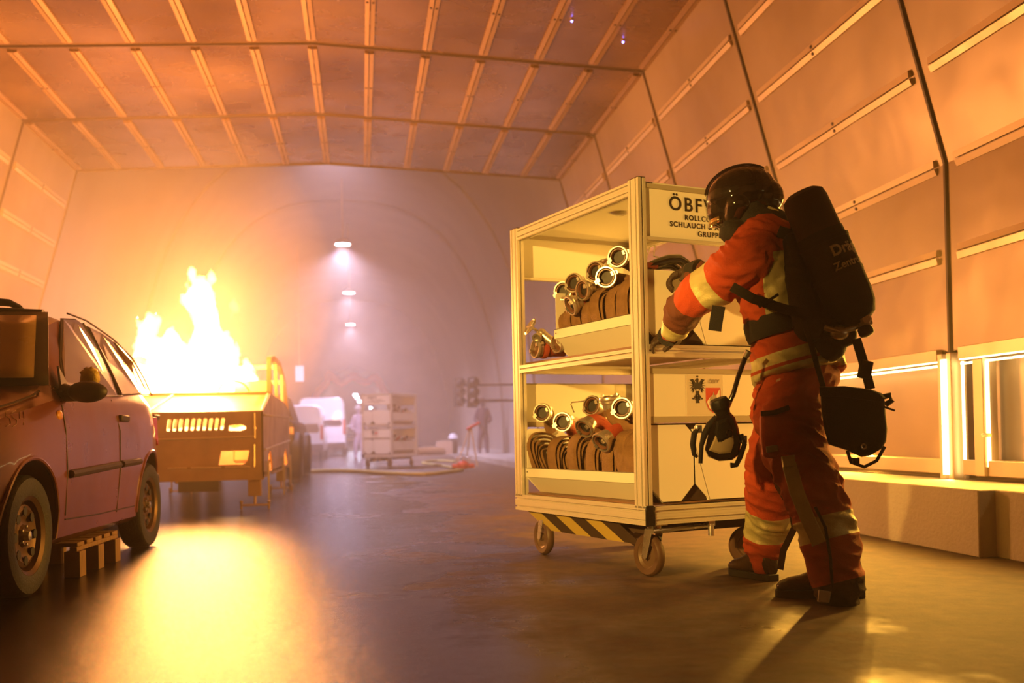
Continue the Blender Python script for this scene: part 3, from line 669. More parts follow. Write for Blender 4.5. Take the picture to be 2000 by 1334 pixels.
# ------------------------------------------------------------------ firefighter
def K(px, py, D, rpx): return (P(px, py, D), rpx*D/F)
def blob(name, chains, vox, mats, parent=None, disp=0, dfreq=9, it=6, pick=None, flats=None, balls=(), crease=0, extra=None, planes=()):
    mb = MB()
    for i, ch in enumerate(chains):
        fl, up = (flats[i] if flats and flats.get(i) else (None, None)) if flats else (None, None)
        pts = [c[0] for c in ch]; rs = [c[1] for c in ch]
        # resample smoothly
        pp, rr = [], []
        n = len(pts)
        for k in range(n-1):
            a, b = pts[k], pts[k+1]; m0 = (pts[min(k+1, n-1)]-pts[max(k-1, 0)])/2; m1 = (pts[min(k+2, n-1)]-pts[k])/2
            for j in range(5):
                t = j/5; h = (2*t**3-3*t*t+1, t**3-2*t*t+t, -2*t**3+3*t*t, t**3-t*t)
                pp.append(a*h[0]+m0*h[1]+b*h[2]+m1*h[3]); rr.append(rs[k]+(rs[k+1]-rs[k])*(t*t*(3-2*t)))
        pp.append(pts[-1]); rr.append(rs[-1])
        mb.tube(pp, rr, 20, flat=fl, up=up)
        if fl is None:
            mb.ball(pts[0], rs[0], 16, 10); mb.ball(pts[-1], rs[-1], 16, 10)
    for c, r, q in balls: mb.ball(c, r, 24, 16, q)
    if extra: extra(mb)
    me = bpy.data.meshes.new(name); me.from_pydata(mb.v, [], mb.f)
    bm = bmesh.new(); bm.from_mesh(me); bmesh.ops.recalc_face_normals(bm, faces=bm.faces); bm.to_mesh(me); bm.free()
    o = bpy.data.objects.new(name, me); COL.objects.link(o)
    r = o.modifiers.new('r', 'REMESH'); r.mode = 'VOXEL'; r.voxel_size = vox; r.use_smooth_shade = True
    s = o.modifiers.new('s', 'SMOOTH'); s.iterations = it; s.factor = .6
    dg = bpy.context.evaluated_depsgraph_get(); dg.update()
    ev = o.evaluated_get(dg); m2 = bpy.data.meshes.new_from_object(ev)
    o.modifiers.clear(); o.data = m2; bpy.data.meshes.remove(me); m2.name = name
    m2.materials.clear()
    for m in (mats if isinstance(mats, (list, tuple)) else [mats]): m2.materials.append(m)
    if disp or crease:
        m2.update(); nr = [v.normal.copy() for v in m2.vertices]
        for v, n in zip(m2.vertices, nr):
            c = v.co; d = disp*noise.noise(c*dfreq)
            if crease:
                w_ = noise.noise_vector(c*4)*.12
                q = (c+w_); r1 = 1-abs(noise.noise(Vector((q.x*7, q.y*7, q.z*15))))*2.2
                r2 = 1-abs(noise.noise(Vector((q.x*14+9, q.y*14, q.z*26))))*2.2
                d += crease*(max(-.6, r1)*.7+max(-.6, r2)*.3-.3)
            v.co = c+n*d
    if planes:
        bm = bmesh.new(); bm.from_mesh(m2)
        for pc_, pn_ in planes: bmesh.ops.bisect_plane(bm, geom=bm.verts[:]+bm.edges[:]+bm.faces[:], plane_co=pc_, plane_no=pn_, dist=1e-4)
        bm.to_mesh(m2); bm.free()
    if pick:
        for p in m2.polygons: p.material_index = pick(p.center)
    m2.shade_smooth()
    if parent is not None: o.parent = parent
    return o
def seg(c, a, b):
    ab = b-a; t = (c-a).dot(ab)/ab.length_squared; return t, (c-(a+ab*t)).length
hz_ = Vector((cW.x, cW.y, 0)).normalized(); hr_ = Vector((cR.x, cR.y, 0)).normalized()
FD = (-hr_*.87+hz_*.5).normalized(); LT = (-hr_*.5-hz_*.87).normalized()     # facing direction, his left
neck = P(1482, 455, 4.46); chest = P(1508, 535, 4.42); waist = P(1540, 640, 4.42); hip = P(1556, 705, 4.42)
shL = P(1462, 505, 4.28); elL = P(1350, 588, 4.50); wrL = P(1306, 652, 4.70)
shR = P(1512, 500, 4.60); elR = P(1405, 555, 4.84); wrR = P(1350, 530, 4.86)
hipL = P(1540, 735, 4.34); knL = P(1566, 905, 4.22); anL = P(1638, 1120, 4.12)
hipR = P(1548, 735, 4.50); knR = P(1508, 935, 4.68); anR = P(1488, 1105, 4.84)
headc = P(1450, 392, 4.5)
hdF = (-cR*.93-cU*.22+hz_*.28).normalized()                                   # where the face points
hdU = (cU*.97-cR*.22).normalized(); hdL = hdF.cross(hdU).normalized()*1
# body: one continuous figure from head to ankles, mostly inside the turnout gear
hp = lambda f, u, l=0: headc+hdF*f+hdU*u-hdL*l
body_ch = [
    [(neck+Vector((0, 0, .06)), .062), (neck, .075), (chest, .13), (waist, .12), (hip, .135)],
    [(headc-hdU*.02, .085), (hp(-.02, -.10), .065), (neck, .065)],
    [(neck-Vector((0, 0, .02)), .07), (shL, .065), (elL, .048), (wrL, .032)],
    [(neck-Vector((0, 0, .02)), .07), (shR, .065), (elR, .048), (wrR, .032)],
    [(hip, .12), (hipL, .10), (knL, .065), (anL, .045)], [(hip, .12), (hipR, .10), (knR, .065), (anR, .045)],
    [(hp(.085, .035), .013), (hp(.108, -.005), .016)],                          # nose
    [(hp(.080, -.045, .022), .011), (hp(.088, -.045, -.0), .012), (hp(.080, -.045, -.022), .011)],   # mouth
    [(hp(.075, -.085), .022), (hp(.045, -.09, .04), .018)], [(hp(.075, -.085), .022), (hp(.045, -.09, -.04), .018)]]
person = blob('person', body_ch, .012, m_skin, None, it=4,
    balls=[(hp(.0, .035), (.092, .078, .11), None), (hp(0, 0, .082), (.02, .012, .03), None), (hp(0, 0, -.082), (.02, .012, .03), None)])
tag(person, 'firefighter in orange red turnout gear and dark helmet, one hand on the roll container', 'person')
for s in (-1, 1):
    e = MB(); e.ball(hp(.082, .012, s*.032), .012); e.obj('eye', m_white, person)
# jacket
up_t = FD
jk = [
    [(neck+Vector((0, 0, .0)), .105), (P(1490, 478, 4.43), .19), (chest, .215), (P(1524, 595, 4.42), .205), (waist, .205), (P(1552, 690, 4.42), .235), (P(1562, 735, 4.40), .245)],
    [(P(1490, 488, 4.42), .12), (shL, .112), (P(1405, 548, 4.39), .102), (elL, .088), (P(1334, 612, 4.58), .080), (P(1318, 640, 4.66), .062)],
    [(P(1500, 490, 4.48), .12), (shR, .110), (elR, .085), (P(1362, 538, 4.86), .070)]]
tband = lambda c, a, b, lo, hi, r: (lambda t: lo < t[0] < hi and t[1] < r)(seg(c, a, b))
def pick_j(c):
    d = c-cC; D = d.dot(cW); px = 1000+F*d.dot(cR)/D; py = PPY-F*d.dot(cU)/D
    if tband(c, shL, elL, .50, .76, .13) and (c-chest).length > .2: return 1
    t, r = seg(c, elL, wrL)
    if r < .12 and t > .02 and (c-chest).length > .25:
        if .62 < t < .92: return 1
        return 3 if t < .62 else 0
    # waist bands follow the leaning torso
    h = (c-hip).dot((neck-hip).normalized()); back = (c-hip).dot(-FD)
    if -.075 < h < -.015 or .0 < h < .05: return 1
    # vertical band on the back panel beside the set
    l = (c-chest).dot(LT)
    if (c-chest).dot(-FD) > .02 and .135 < l < .215 and .17 < h < .46: return 1
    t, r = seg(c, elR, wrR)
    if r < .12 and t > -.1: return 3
    return 0
jacket = blob('jacket', jk, .0085, [m_cloth, m_refl, m_hem, m_cloth2], person, crease=.017, disp=.008, dfreq=6, it=5, pick=pick_j,
    planes=[(shL+(elL-shL)*t, elL-shL) for t in (.50, .76)]+[(elL+(wrL-elL)*t, wrL-elL) for t in (.02, .62, .92)]+[(hip+(neck-hip).normalized()*h, neck-hip) for h in (-.075, -.015, .0, .05, .17, .46)]+[(chest+LT*l, LT) for l in (.135, .215)],
    flats={0: ((1, .80), up_t)})
# trousers
tr = [
    [(P(1556, 690, 4.42), .20), (P(1556, 740, 4.42), .205), (P(1552, 790, 4.42), .17)],
    [(P(1548, 750, 4.35), .135), (P(1545, 810, 4.30), .142), (P(1553, 880, 4.25), .132), (P(1586, 950, 4.21), .126), (P(1612, 1030, 4.17), .118), (P(1630, 1090, 4.14), .106), (P(1637, 1150, 4.12), .098)],
    [(P(1540, 750, 4.50), .13), (P(1528, 810, 4.56), .135), (P(1516, 880, 4.62), .122), (P(1508, 950, 4.70), .116), (P(1504, 1010, 4.77), .112), (P(1494, 1060, 4.81), .098), (P(1492, 1098, 4.82), .072)]]
kL0, kL1 = P(1553, 880, 4.25), P(1637, 1150, 4.12); kR0, kR1 = P(1516, 880, 4.62), P(1492, 1106, 4.83)
def pick_t(c):
    tl, rl = seg(c, kL0, kL1); trr, rr_ = seg(c, kR0, kR1)
    if rl < rr_:
        if .50 < tl < .66: return 1
        if tl > .955: return 2
        sd = (c-(kL0+(kL1-kL0)*tl)); 
        ax = (-hr_*.35-hz_*.94)
    else:
        if .52 < trr < .75: return 1
    return 0
trousers = blob('trousers', tr, .0085, [m_cloth, m_refl, m_hem], person, crease=.020, disp=.012, dfreq=5, it=5, pick=pick_t,
    planes=[(kL0+(kL1-kL0)*t, kL1-kL0) for t in (.50, .66, .955)]+[(kR0+(kR1-kR0)*t, kR1-kR0) for t in (.52, .75)], flats={0: ((1, .85), up_t)})
# dark side seam, cargo pocket with flap and name tab
def surf_strip(pts, w, t, m, name, par, up=None):
    mb = MB(); pts = [Vector(p) for p in pts]; rings = []
    for i, p in enumerate(pts):
        tt = (pts[min(i+1, len(pts)-1)]-pts[max(i-1, 0)]).normalized(); n = -(p-cC).normalized() if up is None else up
        a = tt.cross(n).normalized(); n = a.cross(tt).normalized()
        rings.append([p+a*w/2+n*t/2, p-a*w/2+n*t/2, p-a*w/2-n*t/2, p+a*w/2-n*t/2])
    mb.loft(rings); return mb.obj(name, m, par, bevel=.0015)
poc = MB(); pk = [(1487, 812), (1545, 800), (1568, 880), (1520, 897), (1492, 893), (1488, 850)]
poc.prism([P(x, y, 4.155) for x, y in pk], cW*.05); pocket = poc.obj('cargo_pocket', m_cloth, trousers, bevel=.012)
surf_strip([P(1486, 808, 4.145), P(1512, 806, 4.14), P(1541, 796, 4.15)], .022, .012, m_hem, 'pocket_flap', pocket)
surf_strip([P(1497, 878, 4.142), P(1519, 875, 4.142)], .026, .006, m_greyp, 'name_tab', pocket)
surf_strip([P(1528, 902, 4.10), P(1552, 899, 4.10)], .045, .02, m_refl, 'knee_tab', trousers)
surf_strip([P(1541, 905, 4.11), P(1556, 960, 4.075), P(1580, 1020, 4.045), P(1600, 1062, 4.03)], .058, .008, m_refl, 'leg_band', trousers)
surf_strip([P(1592, 990, 4.05), P(1612, 1030, 4.035), P(1622, 1090, 4.02), P(1626, 1150, 4.01)], .012, .006, m_hem, 'side_seam', trousers)
surf_strip([P(1506, 905, 4.50), P(1520, 950, 4.52), P(1545, 990, 4.55), P(1552, 1030, 4.60), P(1530, 1075, 4.66), P(1524, 1112, 4.70)], .030, .008, m_hem, 'inner_seam', trousers)
# boots
def boot(heel, toe, par):
    heel = Vector(heel); toe = Vector(toe); d = toe-heel; L = d.length; x = d.normalized(); y = Vector((0, 0, 1)).cross(x); z = Vector((0, 0, 1))
    o = lambda a, b, c: heel+x*(a*L)+y*b+z*c
    def sec(a, w, h0, h1, tx=0):
        out = []
        for k in range(20):
            q = 2*math.pi*k/20; cy = math.copysign(abs(math.cos(q))**.75, math.cos(q))*w; sz = math.sin(q)
            zz = h0+(h1-h0)*(.5+.5*math.copysign(abs(sz)**.7, sz)); out.append(o(a+tx*(zz-h0), cy*(1-.25*max(0, sz)), zz))
        return out
    mb = MB(); mb.loft([sec(*s) for s in ((.015, .030, .03, .12), (.06, .043, .03, .19), (.20, .047, .03, .20), (.33, .046, .03, .19), (.45, .047, .03, .145), (.58, .051, .03, .115), (.72, .054, .03, .095), (.85, .050, .03, .085), (.95, .036, .03, .070), (.99, .016, .035, .055))])
    b = mb.obj('boot', m_boot, par)
    sb = MB(); sb.loft([[o(a, w*s, h) for s, h in ((-1, .0), (1, .0), (1.02, .034), (-1.02, .034))] for a, w in ((0, .030), (.05, .043), (.25, .046), (.45, .042), (.62, .050), (.78, .055), (.9, .046), (.98, .028), (1.01, .012))])
    sb.obj('sole', m_black, b, bevel=.004)
    for k in range(4):
        a = .40+.055*k; mb = MB(); h = .165-.018*k
        mb.tube([o(a, -.036, h-.03), o(a, -.02, h-.005), o(a, 0, h), o(a, .02, h-.005), o(a, .036, h-.03)], .0035, 6); mb.obj('lace', m_dark, b)
    return b
boot(G(1688, 1166), G(1516, 1166), person)
hR, tR = G(1512, 1136), G(1412, 1118)
boot(hR, hR+(tR-hR).normalized()*.31, person)
mb = MB(); bc = G(1615, 1180)+Vector((0, 0, .05)); mb.prism([P(1600, 1152, 4.02), P(1624, 1156, 4.02), P(1620, 1178, 4.02), P(1598, 1176, 4.02)], cW*.012); mb.obj('boot_tab', m_label, person, bevel=.003)
# helmet
def qframe(fx, up):                        # rotation whose X is fx and Z is up
    z = up.normalized(); y = z.cross(fx).normalized(); x = y.cross(z); return Matrix((x, y, z)).transposed()
hq = qframe(hdF, hdU)
H_ = lambda f, u, l=0: headc+hq @ Vector((f, l, u))
def cut_helmet(mb):
    pass
helmet = blob('helmet', [[(H_(-.10, -.015), .085), (H_(.02, .02), .11), (H_(.085, -.02), .085)],
        [(H_(.02, -.02, -.07), .06), (H_(.06, -.085, -.060), .040)], [(H_(.02, -.02, .07), .06), (H_(.06, -.085, .060), .040)],
        [(H_(-.135, .03), .030), (H_(-.150, .0), .026)]],
    .005, m_glossk, person, it=5, balls=[(H_(.0, .035), (.158, .122, .118), hq)])
for l in (-.03, 0, .03):
    mb = MB(); pts = [H_(.158*math.cos(a)*1.0, .035+.120*math.sin(a), l) for a in [math.radians(k) for k in range(15, 150, 9)]]
    mb.tube(pts, .0065 if l == 0 else .0045, 8); mb.obj('crest_rib', m_glossk, helmet)
mb = MB(); mb.prism([H_(.07, .06, -.118), H_(.115, .03, -.105), H_(.075, -.06, -.118), H_(.035, -.035, -.128), H_(.03, .05, -.128)], (hq @ Vector((0, 1, 0)))*.012)
mb.obj('side_shield', m_plas, helmet, bevel=.004)
m_vis = mat('gold mirrored visor', (.95, .70, .35), .12, .9)
rings = []
for v in (0, 1):
    rings.append([H_(.160*math.cos(a)+.004, -.052-.026*v, .105*math.sin(a)) for a in [math.radians(k) for k in range(-48, 49, 6)]])
mb = MB(); mb.loft(rings, cap=False, closed=False); mb.obj('visor', m_vis, helmet, solid=.004, fix=False)
mb = MB(); mb.lathe([(0, 0), (.020, 0), (.023, -.008), (.023, -.02)], c=H_(.062, -.045, -.118), ax=-(hq @ Vector((0, 1, 0))), n=20); mb.obj('visor_knob', m_vis, helmet)
mb = MB(); mb.tube([H_(.05, -.09, -.09), H_(.075, -.135, -.055), H_(.08, -.15, 0), H_(.075, -.135, .055)], .010, 8); mb.obj('chin_strap', m_strap, helmet)
mb = MB(); mb.ball(H_(-.10, .03, -.085), (.034, .026, .03), q=hq); mb.ball(H_(-.135, -.01, -.05), (.03, .03, .03), q=hq); mb.obj('adjuster', m_plas, helmet)
# flame hood and neck guard
hood = blob('neck_guard', [[(H_(-.02, -.06), .098), (H_(-.03, -.12), .10), (P(1500, 458, 4.45), .12)], [(H_(.05, -.10), .058), (P(1430, 455, 4.42), .055)], [(P(1500, 450, 4.42), .07), (P(1545, 470, 4.38), .06)]],
    .008, m_dark, person, crease=.007, it=4)
mb = MB(); mb.tube([P(1500, 404, 4.38), P(1518, 412, 4.38), P(1528, 428, 4.37), P(1522, 440, 4.33)], .006, 8); mb.obj('guard_piping', m_refl, hood)
surf_strip([P(1512, 438, 4.30), P(1530, 441, 4.30)], .02, .006, m_refl, 'collar_mark', hood)
# gloves with five fingers
def glove(wr, palm_c, fdir, ndir, side, par, curl=1.0, r=.0125):
    """palm plane spanned by fdir (towards fingertips) and side (towards the little finger); ndir points out of the back of the hand"""
    f = fdir.normalized(); s = (side-f*side.dot(f)).normalized(); n = ndir-f*ndir.dot(f)-s*ndir.dot(s); n.normalize()
    ch = [[(wr, .038), (palm_c-f*.05, .034)]]
    for k in range(4): ch.append([(palm_c-f*.045+s*(k-1.5)*.016, .020), (palm_c+f*.03+s*(k-1.5)*.022, .018)])
    for k, L in enumerate((.85, .98, .93, .74)):
        b = palm_c+f*.036+s*(k-1.5)*.0235; a = 0; pts = [(b, r*1.12)]; p = b; d = f
        for j, sl in enumerate((.040, .028, .022)):
            a += math.radians((34, 52, 38)[j])*curl*(1+.06*(k-1.5)); d = f*math.cos(a)-n*math.sin(a); p = p+d*sl*L; pts.append((p, r*(1.05-.10*j)))
        ch.append(pts)
    b = palm_c-f*.030-s*.034; d1 = (f*.45-s*.75-n*.35).normalized(); d2 = (f*.85-s*.1-n*.65).normalized()
    ch.append([(palm_c-f*.04-s*.018, .021), (b+d1*.02, .018), (b+d1*.045, .0150), (b+d1*.045+d2*.034, .0130)])
    g = blob('glove', ch, .0042, m_glove, par, it=3, disp=.0015, dfreq=60)
    cf = MB(); ax = (palm_c-wr).normalized(); cf.tube([wr-ax*.055, wr-ax*.02, wr+ax*.012], [.052, .047, .042], 20); cf.obj('glove_cuff', m_dark, g)
    return g
bx = c2w((0, -.001, 1.125)); bdir = Rc @ Vector((1, 0, 0)); bout = Rc @ Vector((0, -1, 0)); zz = Vector((0, 0, 1))
pc_ = c2w((LCy(1300, 668, -.01).x, -.012, 1.172))
glove(wrL+(pc_-wrL)*.35, pc_+zz*.012, (-bdir*.80+zz*.0-bout*.35), zz*.9+bout*.45, -bout*.9+zz*.3, person, .95)
pr_ = P(1328, 534, 4.92)
glove(wrR, pr_, (-cR*.85-cU*.35), cU*.8-cW*.3, cW*.9, person, .9)
# ------------------------------------------------------------------ breathing apparatus
bt0, bt1 = P(1572, 392, 4.18), P(1668, 610, 4.14); bax = (bt0-bt1).normalized()
scba = thing('breathing_apparatus', 'black breathing apparatus with covered air cylinder worn on the back of the firefighter', 'breathing apparatus', (bt1.x, bt1.y, 0))
O = Vector((bt1.x, bt1.y, 0)); sh = lambda p: p-O
def MBO(o=O): m = MB(); m.X = Matrix.Translation(-o); return m
LB = (bt0-bt1).length
mb = MBO(); mb.lathe([(0, -.055), (.045, -.05), (.080, -.025), (.098, .02), (.104, .07), (.104, LB*.62), (.098, LB*.64), (.097, LB*.70)], c=bt1, ax=bax, n=40)
cover = mb.obj('cylinder_cover', m_dark, scba)
mb = MBO(); mb.lathe([(.097, LB*.66), (.094, LB*.68), (.092, LB*.98), (.085, LB*1.04), (.060, LB*1.075), (0, LB*1.085)], c=bt1, ax=bax, n=40); mb.obj('cylinder_cap', mat('dark brown cover cloth', (.035, .018, .012), .7, bump=.4, bscale=260), scba)
mb = MBO(); mb.ringlathe([(.099, LB*.60), (.107, LB*.60), (.107, LB*.63), (.099, LB*.63)], c=bt1, ax=bax, n=40); mb.obj('cover_seam', m_strap, cover)
mb = MBO(); mb.ringlathe([(.098, LB*.30), (.1065, LB*.30), (.1065, LB*.34), (.098, LB*.34)], c=bt1, ax=bax, n=40); mb.obj('retaining_strap', m_strap, scba)
# text wrapped round the cover
def text_mesh(txt, size, bold=0):
    cu = bpy.data.curves.new('t', 'FONT'); cu.body = txt; cu.size = size; cu.align_x = 'LEFT'; cu.offset = bold; cu.resolution_u = 3
    o = bpy.data.objects.new('t', cu); COL.objects.link(o); dg = bpy.context.evaluated_depsgraph_get(); dg.update()
    me = bpy.data.meshes.new_from_object(o.evaluated_get(dg)); bpy.data.objects.remove(o)
    bm = bmesh.new(); bm.from_mesh(me); bmesh.ops.triangulate(bm, faces=bm.faces); bmesh.ops.subdivide_edges(bm, edges=[e for e in bm.edges if e.calc_length() > size*.15], cuts=2); bm.to_mesh(me); bm.free(); return me
m_txt = mat('yellowed white print', (.85, .74, .52), .6)
def wrap_text(txt, size, h, px0, R_, par, bold=0):
    me = text_mesh(txt, size, bold); fwd = (cC-bt1); fwd -= bax*fwd.dot(bax); fwd.normalize(); rt = bax.cross(fwd).normalized()
    if rt.dot(cR) < 0: rt = -rt
    for v in me.vertices:
        a = v.co.x/R_+px0; rad = R_+.0015
        v.co = bt1+bax*(h+v.co.y)+(fwd*math.cos(a)+rt*math.sin(a))*rad-O
    o = bpy.data.objects.new('lettering', me); COL.objects.link(o); me.materials.append(m_txt); o.parent = par; return o
wrap_text('Dräger', .062, LB*.465, .12, .104, cover, .0018)
wrap_text('Zentrum', .044, LB*.350, .0, .1065, cover, .0010)
# back plate, harness, belt
bp = blob('back_plate', [[(P(1552, 455, 4.34), .05), (P(1575, 520, 4.28), .085), (P(1592, 590, 4.26), .10), (P(1600, 655, 4.26), .095), (P(1622, 675, 4.22), .07)],
    [(P(1545, 470, 4.24), .035), (P(1560, 560, 4.18), .05), (P(1578, 640, 4.17), .06)], [(P(1600, 630, 4.2), .07), (P(1650, 655, 4.15), .050)]], .009, m_strap, None, it=4, crease=.006)
bp.parent = scba; bp.matrix_parent_inverse = Matrix.Translation(-O)
def sc_strip(pts, w, t, m, name, par=scba):
    o = surf_strip(pts, w, t, m, name, None); o.parent = par
    if par is scba: o.matrix_parent_inverse = Matrix.Translation(-O)
    else: o.matrix_parent_inverse = Matrix.Translation(-O)
    return o
hb_ = MBO(); ax = (neck-hip).normalized(); wc = waist+ax*.02
hb_.tube([wc-ax*.045, wc-ax*.02, wc+ax*.03, wc+ax*.05], [.222, .228, .226, .218], 40, flat=(1, .82), up=FD); hb_.obj('waist_belt', m_strap, scba)
sc_strip([P(1562, 470, 4.25), P(1540, 458, 4.24), P(1520, 452, 4.26)], .05, .012, m_strap, 'shoulder_strap')
sc_strip([P(1430, 560, 4.12), P(1470, 583, 4.07), P(1530, 603, 4.08), P(1585, 617, 4.10)], .040, .010, m_strap, 'side_strap')
sc_strip([P(1404, 598, 4.20), P(1400, 620, 4.20), P(1396, 646, 4.20)], .055, .014, m_strap, 'strap_end')
sc_strip([P(1482, 600, 4.07), P(1500, 588, 4.06), P(1520, 575, 4.08)], .012, .006, m_strap, 'strap_tail')
sc_strip([P(1568, 625, 4.08), P(1584, 670, 4.05), P(1596, 715, 4.04), P(1612, 770, 4.06), P(1616, 800, 4.08)], .022, .008, m_strap, 'hanging_strap')
# cylinder valve with hand wheel
va, vb = P(1676, 618, 4.12), P(1694, 652, 4.10)
mb = MBO(); mb.tube([va, va+(vb-va)*.6], [.024, .018], 16); mb.tube([P(1668, 640, 4.12), P(1702, 628, 4.12)], .012, 12); mb.lathe([(.020, 0), (.026, .006), (.026, .02), (.018, .026)], c=P(1688, 624, 4.10), ax=(-cW), n=6); mb.obj('cylinder_valve', m_brass, scba)
mb = MBO(); vx = (vb-va).normalized()
mb.lathe([(0, .0), (.020, 0), (.030, .008), (.033, .03), (.029, .042), (.012, .048), (0, .048)], c=va+vx*.045, ax=vx, n=10); mb.obj('hand_wheel', m_black, scba, bevel=.003)
mb = MBO(); mb.ball(P(1640, 650, 4.1), (.04, .03, .03)); mb.tube([P(1610, 640, 4.1), P(1640, 648, 4.08), P(1668, 640, 4.1)], .013, 10); mb.obj('pressure_reducer', m_brass, scba)
# ------------------------------------------------------------------ breathing mask on its hose
mk = P(1412, 845, 4.2); mask = thing('breathing_mask', 'black full-face breathing mask hanging on a short hose in front of the left thigh', 'mask', mk)
def MK(): m = MB(); m.X = Matrix.Translation(-mk); return m
mpl = lambda x, y, d=0: P(x, y, 4.2+d)
outer = [(1402, 806), (1388, 825), (1382, 850), (1376, 878), (1382, 892), (1404, 901), (1430, 899), (1444, 888), (1448, 862), (1443, 838), (1436, 815), (1424, 802)]
lens = [(1396, 868), (1384, 876), (1388, 884), (1406, 888), (1426, 886), (1432, 876), (1434, 852), (1418, 860), (1404, 866), (1398, 850), (1390, 868)]
cen = Vector((sum(p[0] for p in outer)/12, sum(p[1] for p in outer)/12, 0))
def shell(poly, d0, depths, m, name, par, bevel=0):
    rings = []
    cx = sum(p[0] for p in poly)/len(poly); cy = sum(p[1] for p in poly)/len(poly)
    for s, d in depths: rings.append([mpl(cx+(x-cx)*s, cy+(y-cy)*s, d0+d) for x, y in poly])
    mb = MK(); mb.loft(rings); return mb.obj(name, m, par, bevel=bevel)
fr = shell(outer, 0, [(.80, .085), (.97, .06), (1.0, .02), (.96, -.01), (.86, -.02)], m_plas, 'mask_frame', mask)
m_lens = mat('clear amber visor', (.75, .60, .38), .08, 0, coat=1)
shell([(1392, 862), (1384, 880), (1404, 887), (1428, 885), (1434, 866), (1433, 850), (1414, 859), (1401, 864), (1397, 850)], -.024, [(1, .01), (.97, -.004), (.8, -.010)], m_lens, 'visor', mask)
shell([(1400, 822), (1396, 845), (1400, 862), (1408, 866), (1432, 852), (1432, 832), (1420, 815)], -.02, [(1, .01), (.95, -.012), (.7, -.022)], m_black, 'inner_mask', mask)
mb = MK(); mb.lathe([(0, .04), (.036, .04), (.040, .028), (.040, .0), (.032, -.012), (.03, -.03)], c=mpl(1408, 796), ax=(-cR*.35+cU*.9-cW*.1), n=12); mb.obj('lung_valve', m_black, mask, bevel=.003)
mb = MK(); mb.tube([mpl(1400, 815), mpl(1386, 830), mpl(1376, 848), mpl(1370, 870), mpl(1368, 905)], [.014, .016, .014, .010, .009], 10); mb.obj('head_strap', m_strap, mask)
mb = MK(); mb.tube([mpl(1366, 836), mpl(1356, 846), mpl(1353, 868), mpl(1356, 888), mpl(1362, 893)], [.008, .013, .013, .010, .006], 10); mb.obj('head_strap', m_strap, mask)
mb = MK(); mb.tube([mpl(1447, 848), mpl(1454, 868), mpl(1446, 892), mpl(1438, 908), mpl(1427, 909)], [.010, .011, .011, .011, .012], 10); mb.obj('head_strap', m_strap, mask)
for (x, y) in ((1365, 838), (1453, 858)):
    mb = MK(); mb.box(mpl(x, y)-Vector((.012, .008, .016)), mpl(x, y)+Vector((.012, .008, .016))); mb.obj('strap_buckle', m_steel, mask, bevel=.003)
mb = MK(); mb.ringlathe([(.010, 0), (.013, .004), (.016, 0), (.013, -.003)], c=mpl(1425, 846, -.045), ax=-cW, n=18); mb.obj('valve_ring', m_plas, mask)
mb = MK(); mb.tube([mpl(1420, 795), mpl(1432, 770), P(1442, 735, 4.18), P(1455, 700, 4.16), P(1462, 688, 4.15)], .0105, 12); mb.obj('supply_hose', m_plas, mask)
mb = MK(); mb.tube([mpl(1418, 798), mpl(1424, 784)], .014, 12); mb.tube([P(1456, 697, 4.16), P(1462, 686, 4.15)], .014, 12); mb.obj('hose_fitting', m_brass, mask)
# ------------------------------------------------------------------ hip bag
bg = P(1668, 820, 4.05); bag = thing('equipment_bag', 'black equipment bag hanging on a buckled strap at the right hip of the firefighter', 'bag', bg)
def BK(): m = MB(); m.X = Matrix.Translation(-bg); return m
bo = [(1602, 758), (1640, 757), (1690, 762), (1716, 768), (1728, 782), (1730, 810), (1733, 838), (1731, 862), (1722, 876), (1700, 890), (1682, 893), (1655, 880), (1618, 868), (1610, 840), (1604, 800)]
mb = BK(); rings = []; cx, cy = 1668, 822
for s, d in ((.86, .0), (.97, .012), (1, .04), (1, .13), (.96, .155), (.85, .165)): rings.append([P(cx+(x-cx)*s, cy+(y-cy)*s, 3.97+d) for x, y in bo])
mb.loft(rings); bb = mb.obj('bag_body', m_dark, bag)
mb = BK(); rings = []
for s, d in ((.9, .0), (1, .012), (1, .17), (.9, .18)): rings.append([P(1667+(x-1667)*s, 768+(y-768)*s, 3.962+d) for x, y in ((1600, 755), (1650, 754), (1700, 760), (1722, 768), (1730, 778), (1722, 786), (1690, 782), (1640, 775), (1602, 774))])
mb.loft(rings); mb.obj('bag_flap', m_dark, bag)
mb = BK(); mb.tube([P(1722, 776, 4.04), P(1738, 772, 4.04), P(1742, 782, 4.04), P(1730, 790, 4.04)], .012, 8); mb.obj('flap_toggle', m_strap, bag)
def bstrip(pts, w, t, name, m=m_strap):
    o = surf_strip(pts, w, t, m, name, None); o.parent = bag; o.matrix_parent_inverse = Matrix.Translation(-bg); return o
bstrip([P(1672, 662, 4.06), P(1684, 700, 4.05), P(1692, 730, 4.04), P(1700, 760, 4.03)], .038, .008, 'bag_strap')
mb = BK(); mb.box(P(1690, 722, 4.03)-Vector((.028, .008, .038)), P(1690, 722, 4.03)+Vector((.028, .008, .038)), rot=Matrix.Rotation(.25, 3, 'Y')); mb.obj('side_release_buckle', m_plas, bag, bevel=.005)
bstrip([P(1655, 880, 4.03), P(1662, 903, 4.03), P(1688, 912, 4.02), P(1712, 900, 4.02), P(1728, 872, 4.02)], .014, .006, 'carry_strap')
mb = BK(); mb.box(P(1670, 900, 4.03)-Vector((.016, .01, .014)), P(1670, 900, 4.03)+Vector((.016, .01, .014))); mb.obj('cord_lock', m_plas, bag, bevel=.003)
bstrip([P(1715, 790, 3.99), P(1736, 798, 3.98), P(1748, 802, 3.98)], .008, .004, 'pull_cord')
